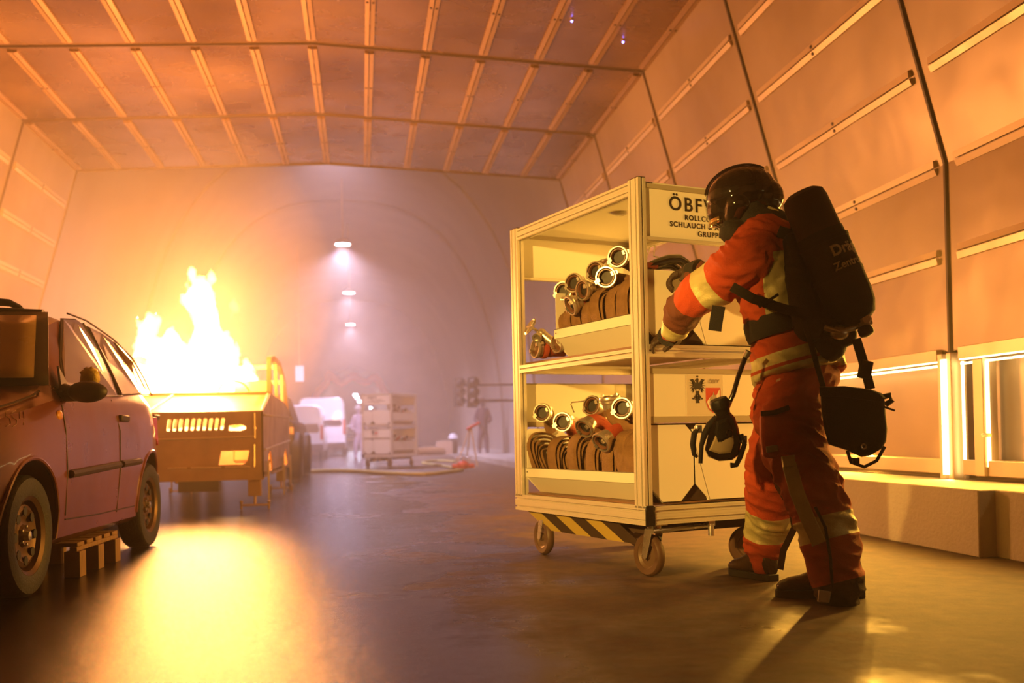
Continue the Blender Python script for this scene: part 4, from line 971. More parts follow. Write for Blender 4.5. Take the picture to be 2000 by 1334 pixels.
mb = BK(); mb.ringlathe([(.006, 0), (.010, .002), (.012, 0), (.010, -.002)], c=P(1687, 872, 3.965), ax=-cW, n=16); mb.obj('rivet', m_brass, bag)
# ------------------------------------------------------------------ hatchback
def bake(o, cutters=()):
    """apply the modifiers and boolean cuts, so that nothing else stays in the scene"""
    tmp = []
    for c in cutters:
        me = bpy.data.meshes.new('c'); me.from_pydata(c.v, [], c.f); bm = bmesh.new(); bm.from_mesh(me); bmesh.ops.recalc_face_normals(bm, faces=bm.faces); bm.to_mesh(me); bm.free()
        co_ = bpy.data.objects.new('c', me); COL.objects.link(co_); tmp.append(co_)
        if o.parent: co_.parent = o.parent
        m = o.modifiers.new('b', 'BOOLEAN'); m.object = co_; m.operation = 'DIFFERENCE'; m.solver = 'EXACT'
    dg = bpy.context.evaluated_depsgraph_get(); dg.update()
    me = bpy.data.meshes.new_from_object(o.evaluated_get(dg)); o.modifiers.clear(); old = o.data; o.data = me
    for t in tmp: bpy.data.objects.remove(t)
    me.shade_smooth(); me.set_sharp_from_angle(angle=math.radians(35)); return o
def interp(tab, s):
    if s <= tab[0][0]: return tab[0][1]
    for (a, b), (c, d) in zip(tab, tab[1:]):
        if s <= c: return b+(d-b)*(s-a)/(c-a)
    return tab[-1][1]
m_car = mat('faded red car paint', (.22, .055, .03), .32, .1, nscale=5, coat=.5, color2=(.17, .04, .022), c2scale=2)
m_glass = mat('dusty tinted glass', (.20, .10, .07), .16, .0, nscale=6, namt=.10, coat=.6)
m_wsh = mat('amber glow windscreen', (.58, .34, .13), .30, .0, nscale=4, namt=.1, coat=.5)  # amber base colour stands in for firelight shining through the glass
m_trim = mat('dark plastic trim', (.04, .02, .015), .5)
m_hub = mat('wheel rim steel', (.12, .06, .035), .42, .5, nscale=9)
m_amber = mat('amber lens', (.85, .35, .05), .25)
m_hlite = mat('headlamp lens', (.30, .16, .08), .12, coat=.8)
CARO = Vector((-1.55, 5.06, 0)); CARZ = -.055; Rk = Matrix.Rotation(CARZ, 3, 'Z')
CWIDTH = 1.62
def k2w(p): return Rk @ Vector(p)+CARO
TOP = [(-.72, .60), (-.62, .74), (-.45, .83), (-.2, .895), (.1, .945), (.40, 1.0), (.50, 1.06), (.70, 1.26), (.86, 1.42), (1.07, 1.475), (1.43, 1.47), (1.79, 1.43), (2.10, 1.36), (2.30, 1.27), (2.44, 1.10), (2.53, .95), (2.58, .70), (2.57, .45)]
TIN = [(-.72, .16), (-.2, .10), (.40, .10), (.55, .14), (.90, .25), (1.5, .25), (2.1, .25), (2.35, .22), (2.5, .10), (2.58, .08)]
PIN = [(-.72, .30), (-.66, .16), (-.5, .06), (-.3, .01), (0, 0), (2.2, 0), (2.45, .05), (2.55, .12), (2.58, .20)]
BELT = [(-.72, .56), (-.6, .70), (-.45, .79), (-.2, .86), (.2, .92), (.5, .97), (1.2, 1.0), (2.0, 1.01), (2.35, 1.0), (2.5, .90), (2.58, .62)]
def side_in(s, z):
    p = interp(PIN, s); zb = interp(BELT, s); zt = interp(TOP, s)-.03
    pts = [(.20, .09), (.24, .03), (.38, .012), (.56, .0), (.80*zb, .004), (zb-.04, .03), (zb, .05)]
    if z <= zb or zt <= zb+.06:
        return p+interp(pts, min(z, zb))
    return p+.05+(interp(TIN, s)-.05)*min(1, (z-zb)/(zt-zb))
def ring(s):
    zt = interp(TOP, s); zb = min(interp(BELT, s), zt-.04); p = interp(PIN, s); ti = interp(TIN, s)+p; L = []
    for z in (.20, .24, .38, .56, .80*zb, zb-.035, zb): L.append((p+{.20: .09, .24: .03, .38: .012, .56: 0}.get(z, .004 if z < zb-.1 else .03 if z < zb-.01 else .05), z))
    g = zt-.03-zb
    L += [(p+.05+(ti-p-.05)*.5, zb+g*.5), (ti, zt-.03), (ti+.05, zt-.004), (ti+.20, zt+.012), (CWIDTH/2-.15, zt+.028)]
    R = [(CWIDTH-i, z) for i, z in L[::-1]]
    return [Vector((-i, s, z)) for i, z in L+R]
def SP(px, py):
    """(s, z) on the visible side of the car at a pixel of the photograph"""
    d = P(px, py, 1)-cC; z = .8; s = 1
    for _ in range(25):
        ins = side_in(s, z); n = Rk @ Vector((1, 0, 0)); p0 = k2w((-ins, 0, 0)); t = (p0-cC).dot(n)/d.dot(n); q = Rk.transposed() @ (cC+d*t-CARO); s = .5*s+.5*q.y; z = .5*z+.5*q.z
    return s, z
car = thing('hatchback_car', 'rust red hatchback with a roof bar and bare steel wheels at the left edge', 'car', CARO, CARZ)
mb = MB(); ss = [-.72, -.68, -.62, -.5, -.36, -.2, 0, .2, .38, .44, .55, .70, .86, .94, 1.07, 1.3, 1.6, 1.85, 2.1, 2.25, 2.36, 2.44, 2.50, 2.55, 2.58]
mb.loft([ring(s) for s in ss])
body = mb.obj('body', m_car, car)
cut = []
for s in (0, 2.15):
    c = MB(); c.lathe([(0, 0), (.345, 0), (.345, .34), (0, .34)], c=(-.30, s+.0, .315), ax=(1, 0, 0), n=36); cut.append(c)
    c = MB(); c.lathe([(0, 0), (.345, 0), (.345, .34), (0, .34)], c=(-CWIDTH+.30, s+.0, .315), ax=(-1, 0, 0), n=36); cut.append(c)
bake(body, cut)
for s in (0, 2.15):
    mb = MB(); mb.lathe([(.33, .0), (.352, .0), (.352, .012), (.345, .02)], c=(-.015, s, .315), ax=(1, 0, 0), n=40); 
    rim_pts = [Vector((.0 if True else 0, s+.347*math.cos(a), .315+.347*math.sin(a))) for a in [math.radians(k) for k in range(-12, 193, 8)]]
    mb = MB(); mb.tube([Vector((-side_in(p.y, p.z)-.002, p.y, p.z)) for p in rim_pts], .012, 8); mb.obj('arch_lip', m_car, car)
    mb = MB(); mb.lathe([(0, 0), (.34, 0), (.34, .01), (0, .01)], c=(-.30, s, .315), ax=(1, 0, 0), n=30); mb.obj('arch_liner', m_black, car)
def wheel(par, c, ax=(1, 0, 0), R_=.290, w=.165):
    c = Vector(c); ax = Vector(ax)
    mb = MB(); mb.ringlathe([(R_*.66, -w*.44), (R_*.80, -w*.50), (R_*.95, -w*.46), (R_, -w*.34), (R_, w*.34), (R_*.95, w*.46), (R_*.80, w*.50), (R_*.66, w*.44)], c=c, ax=ax, n=44)
    t = mb.obj('wheel', m_tyre, par)
    mb = MB(); mb.lathe([(0, w*.26), (.03, w*.27), (.045, w*.30), (.055, w*.22), (.085, w*.18), (.13, w*.30), (.150, w*.26), (.160, w*.10), (.170, w*.36), (.190, w*.44), (.196, w*.40), (.196, -w*.4), (0, -w*.4)], c=c, ax=ax, n=40)
    mb.obj('rim', m_hub, t)
    q = ax.to_track_quat('Z', 'Y'); hb = MB()
    for k in range(8):
        hb = MB(); a = 2*math.pi*k/8; hb.lathe([(0, 0), (.023, 0), (.023, .004), (0, .004)], c=c+q @ Vector((.118*math.cos(a), .118*math.sin(a), w*.285)), ax=ax, n=14); hb.obj('rim_hole', m_black, t)
    hb = MB()
    for k in range(5):
        a = 2*math.pi*k/5; hb.lathe([(0, 0), (.009, 0), (.008, .014), (0, .016)], c=c+q @ Vector((.045*math.cos(a), .045*math.sin(a), w*.24)), ax=ax, n=6)
    hb.lathe([(0, 0), (.026, 0), (.022, .03), (0, .034)], c=c+ax*w*.25, ax=ax, n=18); hb.obj('wheel_bolt', m_steel, t)
for s in (0, 2.15):
    wheel(car, (-.095, s, .290)); wheel(car, (-CWIDTH+.095, s, .290), (-1, 0, 0))
def side_panel(px, name, m, off=.008, th=.006, par=car, bevel=0, raw=False):
    pts = []
    for x, y in px:
        s, z = (x, y) if raw else SP(x, y)
        pts.append(Vector((-side_in(s, z)+off, s, z)))
    mb = MB(); mb.prism(pts, (-th, 0, 0)); return mb.obj(name, m, par, bevel=bevel, smooth=False)
w1 = [(121, 624), (118, 700), (124, 745), (140, 771), (226, 773), (212, 732), (190, 686), (162, 636), (146, 625)]
w2 = [(172, 639), (194, 650), (215, 664), (236, 695), (258, 731), (271, 768), (236, 770), (216, 726), (191, 677)]
w3 = [(220, 667), (238, 684), (256, 706), (275, 742), (288, 769), (275, 769), (262, 737), (247, 712)]
for w_, n in ((w1, 'door_window'), (w2, 'door_window'), (w3, 'quarter_window')):
    cx = sum(p[0] for p in w_)/len(w_); cy = sum(p[1] for p in w_)/len(w_)
    f = side_panel([(cx+(x-cx)*1.07, cy+(y-cy)*1.035) for x, y in w_], 'window_seal', m_trim, .004)
    side_panel(w_, n, m_glass, .010, par=f)
def side_line(px, name, m, r=.004, off=.002, flat=None, raw=False):
    pts = []
    for x, y in px:
        s, z = (x, y) if raw else SP(x, y)
        pts.append(Vector((-side_in(s, z)+off, s, z)))
    mb = MB(); mb.tube(pts, r, 8, flat=flat); return mb.obj(name, m, car)
side_line([(.47, .93), (.455, .8), (.45, .6), (.45, .35)], 'door_seam', m_trim, .0035, raw=True)
side_line([(1.36, .99), (1.40, .8), (1.38, .55), (1.36, .3)], 'door_seam', m_trim, .0035, raw=True)
side_line([(.45, .33), (1.0, .315), (1.75, .31)], 'sill_seam', m_trim, .004, raw=True)
side_line([(.48, .565), (1.34, .59)], 'side_moulding', m_trim, .022, .006, raw=True)
side_line([(1.40, .592), (1.80, .60)], 'side_moulding', m_trim, .022, .006, raw=True)
side_line([(120, 775), (180, 774), (235, 773), (288, 773)], 'belt_trim', m_brass, .005, .004)
side_line([(160, 632), (190, 684), (216, 732), (232, 772)], 'pillar_trim', m_trim, .008, .006)
side_line([(128, 612), (165, 626), (195, 646), (220, 664), (256, 700), (278, 738), (294, 772)], 'gutter', m_trim, .006, .010)
for x, y in ((240, 817), (302, 815)):
    s, z = SP(x, y); mb = MB(); mb.box((-side_in(s, z)-.01, s-.085, z-.022), (-side_in(s, z)+.022, s+.085, z+.020)); mb.obj('door_handle', m_trim, car, bevel=.010)
s, z = SP(116, 811); mb = MB(); mb.ball((-side_in(s, z), s, z), (.012, .042, .026)); mb.obj('side_indicator', m_amber, car)
# mirror
mb = MB(); mb.ball((.085, .52, 1.00), (.105, .062, .058)); mb.tube([(-.05, .56, 1.0), (.03, .53, .985)], [.05, .035], 12); mir = mb.obj('door_mirror', m_trim, car)
mb = MB(); mb.prism([(-.05, .50, 1.0), (-.05, .66, 1.0), (-.12, .66, 1.15)], (.012, 0, 0)); mb.obj('mirror_plate', m_trim, mir)
# windscreen, seal, wiper-side pillar
def WS(u, v): # u 0..1 across from the visible side, v 0..1 up
    s = .455+(.86-.455)*v; z = 1.035+(1.440-1.035)*v; i = .110+(.245-.110)*v; return Vector((-(i+(CWIDTH-2*i)*u), s-.022, z+.012))
def ws_panel(a, b, c, d, n, m, off, par=car):
    mb = MB(); rings = []
    for j in range(7):
        v = c+(d-c)*j/6; rings.append([WS(a+(b-a)*i/10, v)+Vector((0, -off-.035*math.sin(math.pi*(a+(b-a)*i/10)), off*.5)) for i in range(11)])
    mb.loft(rings, cap=False, closed=False); return mb.obj(n, m, par, solid=.006, fix=False)
seal = ws_panel(-.02, 1.02, -.04, 1.03, 'window_seal', m_trim, .002); ws_panel(.03, .97, .05, .96, 'windscreen', m_wsh, .012, seal)
mb = MB(); mb.tube([WS(.75, .0)+Vector((0, -.06, .02)), WS(.25, .75)+Vector((0, -.06, .02))], .008, 6); mb.tube([WS(.95, .02)+Vector((0, -.06, .02)), WS(.7, .55)+Vector((0, -.06, .02))], .006, 6); mb.obj('wiper', m_steel, car)
# bonnet seam, headlamp, bumper, roof rails
mb = MB(); mb.tube([Vector((-interp(TIN, s)-interp(PIN, s)-.02, s, interp(TOP, s)-.008)) for s in (-.66, -.5, -.3, -.1, .1, .3, .42)], .006, 6); mb.obj('bonnet_seam', m_trim, car)
hl = [(-.60, .62), (-.62, .52), (-.44, .50), (-.38, .58), (-.39, .655), (-.5, .665)]
side_panel(hl, 'headlamp', m_hlite, .012, .02, raw=True, bevel=.004)
side_line([(-.66, .47), (-.5, .465), (-.36, .46)], 'bumper_seam', m_trim, .008, raw=True)
side_line([(-.64, .36), (-.5, .36), (-.37, .35)], 'bumper_strip', m_trim, .028, .004, raw=True)
mb = MB(); mb.tube([(-.40, .96, 1.485), (-.42, .95, 1.51), (-.47, .94, 1.535), (-.58, .935, 1.545), (-1.12, .935, 1.545), (-1.26, .94, 1.548), (-1.33, .96, 1.485)], [.016, .02, .024, .026, .026, .024, .016], 12, flat=(1.3, .8)); mb.obj('roof_bar', m_trim, car)
mb = MB(); mb.tube([(-.27, .90, 1.475), (-.8, .86, 1.50), (-1.35, .90, 1.475)], .016, 8, flat=(2, 1)); mb.obj('roof_front_trim', m_trim, car)
mb = MB(); mb.prism([(-side_in(2.5, .8)+.004, 2.42, .92), (-side_in(2.5, .7)+.02, 2.56, .90), (-side_in(2.5, .7)+.0, 2.585, .70), (-side_in(2.4, .7)+.006, 2.46, .70)], (-.10, 0, 0)); mb.obj('tail_lamp', mat('tail lamp red', (.5, .04, .02), .15), car, bevel=.006)
mb = MB(); mb.box((-CWIDTH+.03, 2.50, .30), (-.06, 2.585, .50)); mb.obj('rear_bumper', m_trim, car, bevel=.03)
# scratched scrawl on the wing
def scr(pts): 
    out = []
    for x, y in pts:
        s, z = SP(x, y); out.append(Vector((-side_in(s, z)+.002, s, z)))
    return out
mb = MB()
for st in ([(18, 800), (10, 803), (10, 812), (19, 818), (20, 828), (12, 832)], [(30, 801), (22, 806), (24, 815), (32, 820), (31, 829), (24, 833)], [(38, 803), (38, 818), (46, 818), (45, 804), (45, 830)]): mb.tube(scr(st), .0018, 5)
mb.obj('scratch_marks', mat('bare scratched metal', (.45, .25, .16), .6), car)
cr = MB(); cr.ball((0, 0, 0), (.05, .045, .05), 12, 8); o = cr.obj('crumpled_foil', mat('yellow crumpled foil', (.85, .58, .14), .45, bump=.8, bscale=40)); 
for v in o.data.vertices: v.co += v.co.normalized()*noise.noise(v.co*60)*.030
o.location = k2w((.075, .60, 1.085)); tag(o, 'crumpled yellow lump stuck on top of the hatchback door mirror', 'debris')
# pallet under the sill
pal = thing('wooden_pallet', 'small wooden pallet propping the hatchback behind its front wheel', 'pallet', k2w((-.12, .64, 0)), CARZ)
m_wood = mat('wet pallet wood', (.36, .20, .08), .6, bump=.3, bscale=20, stretch=(1, 8, 1), color2=(.26, .14, .06), c2scale=6)
for k in range(5): mb = MB(); mb.box((-.62, .01+k*.155, .1646), (.10, .12+k*.155, .187)); mb.obj('deck_board', m_wood, pal, bevel=.003)
for xx in (-.60, -.26, .06):
    mb = MB(); mb.box((xx, 0, .140), (xx+.04, .74, .1645)); mb.obj('stringer', m_wood, pal, bevel=.003)
    for yy in (0, .32, .64): mb = MB(); mb.box((xx-.03, yy, .0), (xx+.055, yy+.10, .1395)); mb.obj('block', m_wood, pal, bevel=.003)

# ------------------------------------------------------------------ steel fire training vehicle
m_plate = mat('heat stained steel plate', (.46, .27, .11), .42, .55, nscale=3, color2=(.34, .18, .07), c2scale=3)
FV = Vector((-1.775, 10.55, 0)); fv = thing('training_vehicle', 'burning steel training mock-up of a car with slotted grille, on support legs', 'vehicle', FV)
hw = .775
mb = MB(); mb.box((-hw, 0, .31), (hw, .02, 1.01)); fp = mb.obj('front_panel', m_plate, fv, smooth=False)
cuts = []
fx = lambda px, py: (lambda q: (q.x, q.z))((cC+(P(px, py, 1)-cC)*((10.55)/(P(px, py, 1)-cC).y))-FV)
def slot(pts): c = MB(); c.prism([(a, -.1, b) for a, b in pts], (0, .3, 0)); return c
for k in range(10):
    cx, cz = fx(330+k*11.6, 830.5+(-.3*k)); w_, h_ = .0155, .058
    cuts.append(slot([(cx-w_*1.0-.008, cz-h_), (cx+w_*.7-.008, cz-h_-.004), (cx+w_-.006, cz-h_+.014), (cx+w_*1.0+.010, cz+h_-.012), (cx+w_*.6+.010, cz+h_), (cx-w_*.8+.008, cz+h_), (cx-w_*1.0+.004, cz+h_-.014)]))
cuts.append(slot([fx(447, 831), fx(470, 829), fx(480, 833), fx(480, 838), fx(470, 841), fx(447, 841)]))
cuts.append(slot([fx(432, 881), fx(487, 880), fx(482, 903), fx(474, 907), fx(427, 908)]))
cuts.append(slot([fx(495, 833), fx(499, 832), fx(501, 837), fx(496, 839)]))
bake(fp, cuts)
mb = MB()
for (a, b) in ((fx(300, 859), fx(497, 853)), ): mb.tube([(a[0], -.012, a[1]), (b[0], -.012, b[1])], .010, 8)
a, b = fx(497, 806), fx(498, 856); mb.tube([(a[0], -.010, a[1]), (b[0], -.010, b[1])], .008, 8)
for (p, q) in (((328, 915), (365, 914)), ((373, 914), (432, 913)), ((440, 913), (488, 912))): a, b = fx(*p), fx(*q); mb.tube([(a[0], -.008, a[1]), (b[0], -.008, b[1])], .008, 6)
a, b = fx(497, 868), fx(497, 912); mb.tube([(a[0], -.008, a[1]), (b[0], -.008, b[1])], .007, 6)
mb.obj('weld_beads', mat('bright weld bead', (.75, .55, .30), .35, .7), fp)
mb = MB(); mb.prism([(-hw, .0, 1.01), (hw, .0, 1.01), (hw-.02, .95, 1.22), (-hw+.02, .95, 1.22)], (0, .0, .012)); mb.obj('bonnet', m_plate, fv, smooth=False)
mb = MB(); mb.box((-hw+.01, .93, 1.185), (hw-.01, 1.02, 1.265)); mb.obj('dash_beam', m_plate, fv, bevel=.01)
for A_, B_ in (((-hw+.02, .02, 1.022), (-hw+.03, .93, 1.235)), ((hw-.02, .02, 1.022), (hw-.03, .93, 1.235)), ((-.37, .02, 1.03), (-.28, .93, 1.24))): mb = MB(); mb.tube([A_, B_], .010, 8); mb.obj('bonnet_beading', m_strip, fv)
for sx in (-1, 1):
    X = sx*hw; prof = [(0, .33), (0, 1.02), (.95, 1.24), (1.15, 1.24), (3.1, 1.20), (3.75, 1.12), (3.8, .33)]
    mb = MB(); mb.prism([(X, y, z) for y, z in prof], (-sx*.02, 0, 0)); sp = mb.obj('side_panel', m_plate, fv, smooth=False)
    c1 = MB(); c1.lathe([(0, 0), (.30, 0), (.30, .3), (0, .3)], c=(X-.15, .75, .30), ax=(1, 0, 0), n=28); c2 = MB(); c2.lathe([(0, 0), (.30, 0), (.30, .3), (0, .3)], c=(X-.15, 3.05, .30), ax=(1, 0, 0), n=28); bake(sp, [c1, c2])
    # pillars and roof rail
    top = [(1.02, 1.24), (1.10, 1.63), (1.55, 1.68), (2.5, 1.66), (3.2, 1.50), (3.75, 1.13)]
    mb = MB()
    for (a, b) in zip(top, top[1:]):
        d = Vector((0, b[0]-a[0], b[1]-a[1])).normalized(); n = Vector((0, -d.z, d.y))*.035
        A, B = Vector((X, *a)), Vector((X, *b)); mb.prism([A-n, B-n, B+n, A+n], (-sx*.05, 0, 0))
    mb.obj('roof_rail', m_plate, fv, smooth=False)
    for (y, y2, zt) in ((1.95, 1.90, 1.66), (2.85, 2.80, 1.58)):
        mb = MB(); mb.prism([(X, y-.035, 1.2), (X, y+.035, 1.2), (X, y2+.035, zt), (X, y2-.035, zt)], (-sx*.04, 0, 0)); mb.obj('pillar', m_plate, fv, smooth=False)
    for y in (.30, 2.4, 3.6):
        mb = MB(); mb.prism([(X+sx*.01, y-.03, .50), (X+sx*.01, y+.03, .50), (X+sx*.01, y+.004, .015), (X+sx*.01, y-.004, .015)], (sx*.02, 0, 0)); mb.obj('side_leg', m_strip, fv, smooth=False)
    mb = MB(); mb.tube([(X+sx*.014, .05, .98), (X+sx*.014, 3.7, 1.02)], .010, 6); mb.tube([(X+sx*.014, .05, .62), (X+sx*.014, 3.7, .70)], .010, 6); mb.obj('side_beading', m_strip, sp)
for a_, b_ in ((2.5, 1.62), (3.18, 1.46)): mb = MB(); mb.box((-hw, a_, b_), (hw, a_+.06, b_+.05)); mb.obj('roof_crossbar', m_plate, fv)
mb = MB(); mb.box((-hw, 3.76, .33), (hw, 3.80, 1.10)); mb.obj('rear_panel', m_plate, fv)
mb = MB(); mb.box((-hw, .02, .36), (hw, 3.76, .38)); mb.obj('floor_pan', m_plate, fv)
mb = MB(); mb.box((-.08, .0, .20), (.32, .18, .31)); mb.obj('tow_box', m_black, fv)
mb = MB(); q = Matrix.Rotation(math.radians(25), 3, 'X') @ Vector((0, -1, 0)); mb.ringlathe([(.165, 0), (.175, .010), (.185, 0), (.175, -.010)], c=(.355, 1.10, 1.235), ax=q, n=36); mb.tube([(.355, 1.10, 1.235), (.355, .98, 1.19)], .015, 8); mb.tube([(.19, 1.10, 1.235), (.52, 1.10, 1.235)], .009, 8); mb.obj('steering_wheel', m_black, fv)
for (x, y, z) in ((.52, 1.45, 1.10), ):
    mb = MB(); mb.box((x-.22, y, .45), (x+.22, y+.12, 1.42), rot=Matrix.Rotation(-.2, 3, 'X')); mb.obj('seat_back', m_plate, fv, bevel=.02)
for (x, y) in ((.67, .06), (-.67, .06), (.67, 3.5), (-.67, 3.5)):
    mb = MB(); mb.box((x-.065, y, .14), (x+.065, y+.12, .36)); mb.tube([(x, y+.05, .15), (x, y+.05, .045)], .016, 8); mb.box((x-.14, y+.03, .035), (x+.14, y+.065, .055))
    for s in (-1, 1): mb.lathe([(.014, 0), (.014, .07), (.020, .07), (.020, .085), (0, .09)], c=(x+s*.14, y+.05, .002), n=10)
    mb.obj('support_leg', m_plate, fv, bevel=.003)
# flames: glowing gas volumes inside closed ragged shells
def flame_mat(name, col, s):
    m = bpy.data.materials.new(name); m.use_nodes = True; nt = m.node_tree; nt.nodes.clear()
    e = nt.nodes.new('ShaderNodeEmission'); e.inputs[0].default_value = (*col, 1); e.inputs[1].default_value = s
    o = nt.nodes.new('ShaderNodeOutputMaterial'); nt.links.new(e.outputs[0], o.inputs['Volume']); return m
m_flame = flame_mat('flame gas', (1, .56, .20), 70)
FD0 = 11.9
def fl(*a): return [K(x, y, FD0+dz, r*(1.18 if r > 5 else 1)) for x, y, r, dz in a]
fch = [fl((300, 762, 34, 0), (330, 735, 40, 0), (380, 735, 46, 0), (430, 745, 40, 0), (470, 750, 26, 0)),
    fl((280, 755, 20, .3), (276, 715, 16, .3), (288, 680, 20, .3), (284, 650, 13, .3), (292, 625, 11, .3), (289, 607, 2, .3)), fl((290, 650, 12, .3), (302, 630, 8, .3), (305, 608, 1.5, .3)),
    fl((272, 700, 8, .3), (266, 680, 7, .3), (270, 655, 2, .3)), fl((285, 640, 8, .3), (272, 632, 6, .3), (268, 618, 1.5, .3)),
    fl((320, 700, 20, 0), (315, 672, 9, 0), (322, 664, 3, 0)), fl((345, 700, 26, 0), (338, 665, 14, 0), (336, 648, 10, 0), (338, 640, 4, 0)),
    fl((400, 740, 40, -.2), (402, 690, 28, -.2), (404, 650, 22, -.2), (400, 615, 20, -.2), (388, 585, 22, -.2), (392, 560, 16, -.2), (394, 545, 8, -.2)),
    fl((412, 640, 12, -.2), (420, 612, 7, -.2), (424, 600, 2, -.2)), fl((380, 600, 12, -.2), (362, 590, 9, -.2), (358, 575, 2, -.2)), fl((384, 560, 9, -.2), (376, 540, 6, -.2), (374, 524, 1.5, -.2)),
    fl((402, 570, 10, -.2), (410, 548, 6, -.2), (412, 524, 1.5, -.2)), fl((378, 580, 8, -.2), (367, 560, 5, -.2), (366, 545, 1.5, -.2)), fl((398, 560, 8, -.2), (396, 545, 5, -.2), (399, 536, 1.2, -.2)), fl((405, 590, 9, -.2), (414, 578, 5, -.2), (417, 568, 1.2, -.2)),
    fl((438, 735, 26, .2), (440, 690, 17, .2), (438, 668, 14, .2), (439, 652, 8, .2), (438, 645, 2, .2)), fl((452, 690, 10, .2), (460, 680, 6, .2), (462, 668, 1.5, .2)),
    fl((470, 750, 22, .2), (482, 722, 11, .2), (480, 705, 6, .2), (478, 697, 1.5, .2)), fl((485, 745, 14, .2), (490, 725, 7, .2), (496, 714, 1.5, .2))]
fo = Vector((FLAME_AT.x, FLAME_AT.y+.3, 1.2))
flame = blob('flame', fch, .016, m_flame, it=2, disp=.05, dfreq=9, crease=.02); tag(flame, 'tall white hot flames rising from the cabin of the training vehicle', 'fire')
f2 = blob('flame', [fl((456, 612, 3, 0), (458, 600, 8, 0), (455, 592, 7, 0), (457, 582, 1.5, 0)), fl((464, 610, 3, 0), (463, 598, 5, 0), (461, 590, 2, 0)), fl((449, 628, 1.5, 0), (454, 612, 3, 0))], .010, flame_mat('thin flame gas', (1, .62, .25), 10), it=2, disp=.03, dfreq=12)
tag(f2, 'small detached tongue of flame floating right of the tall flames', 'fire')
f3 = blob('flame', [[(FV+Vector((-.5, .35, .75)), .12), (FV+Vector((.5, .35, .75)), .12)]], .02, m_flame, it=2, disp=.05, dfreq=8)
tag(f3, 'fire glowing behind the grille slots of the training vehicle', 'fire')
light('POINT', 'fire_light', FV+Vector((0, .5, .85)), 60, FIRE_C, shadow_soft_size=.1)
# ------------------------------------------------------------------ tunnel lamps
m_lamp = emis('lamp panel', (.86, .84, 1.0), 60)
for i, (x, y, z) in enumerate(LAMPS):
    t = thing('tunnel_lamp', ('white tunnel lamp hanging just past the end of the panel lining', 'highest and brightest white lamp of the row hanging under the vault', 'middle white lamp of the row hanging under the vault', 'lowest and farthest white lamp of the row under the vault')[i], 'lamp', (x, y, z), 0, 'lamps along the tunnel crown')
    mb = MB(); mb.lathe([(0, .14), (.08, .13), (.20, .04), (.24, 0), (.24, -.04), (.21, -.04)], n=24); mb.obj('housing', m_strip, t)
    mb = MB(); mb.lathe([(0, -.05), (.20, -.045), (.20, -.03), (0, -.03)], n=24); mb.obj('lamp_panel', m_lamp, t)
    mb = MB(); mb.tube([(0, 0, .12), (0, 0, (7.75 if y < 30 else 8.5)-z)], .02, 8); mb.obj('drop_rod', m_strip, t)
BN = ('nearest', 'second', 'middle', 'fourth', 'farthest')
for i, (px, py, D) in enumerate(((694, 769, 70), (698, 775, 80), (702, 782, 92), (709, 787, 100), (724, 795, 112))):
    c = P(px, py, D); t = thing('bore_lamp', BN[i]+' of the five small white lamps receding through the far bore', 'lamp', c, 0, 'lamps in the far bore')
    mb = MB(); mb.box((-.14, -.2, -.05), (.14, .2, .0)); mb.obj('housing', m_strip, t); mb = MB(); mb.box((-.13, -.19, -.15), (.13, .19, -.051)); mb.obj('lamp_panel', m_lamp, t)
light('AREA', 'bore_light', (-.4, 78, 4.0), 1500, (.85, .8, 1.0), shape='RECTANGLE', size=2, size_y=30, to=(-.4, 78, 0))
# reflections of blue lights in the lining, made as small glowing beads
m_blue = emis('blue diode', (.12, .12, 1.0), 60)
for px, py, lb_ in ((1117, 37, 'reflection of a blue light on the ceiling, the higher of the pair'), (1217, 78, 'reflection of a blue light on the ceiling, the lower of the pair')):
    d = P(px, py, 1)-cC; n = Vector((RZ-CZ, 0, CX-RX)).normalized(); p0 = Vector((RX, 0, RZ)); t_ = (p0-cC).dot(n)/d.dot(n); c = cC+d*t_-n*.02
    t = thing('blue_glint', lb_, 'light', c, 0, 'blue ceiling glints'); mb = MB(); mb.ball((0, 0, -.004), .009); mb.obj('glint', m_blue, t); mb = MB(); mb.lathe([(.016, 0), (.018, .018), (0, .018)], n=14); mb.obj('base', m_strip, t)
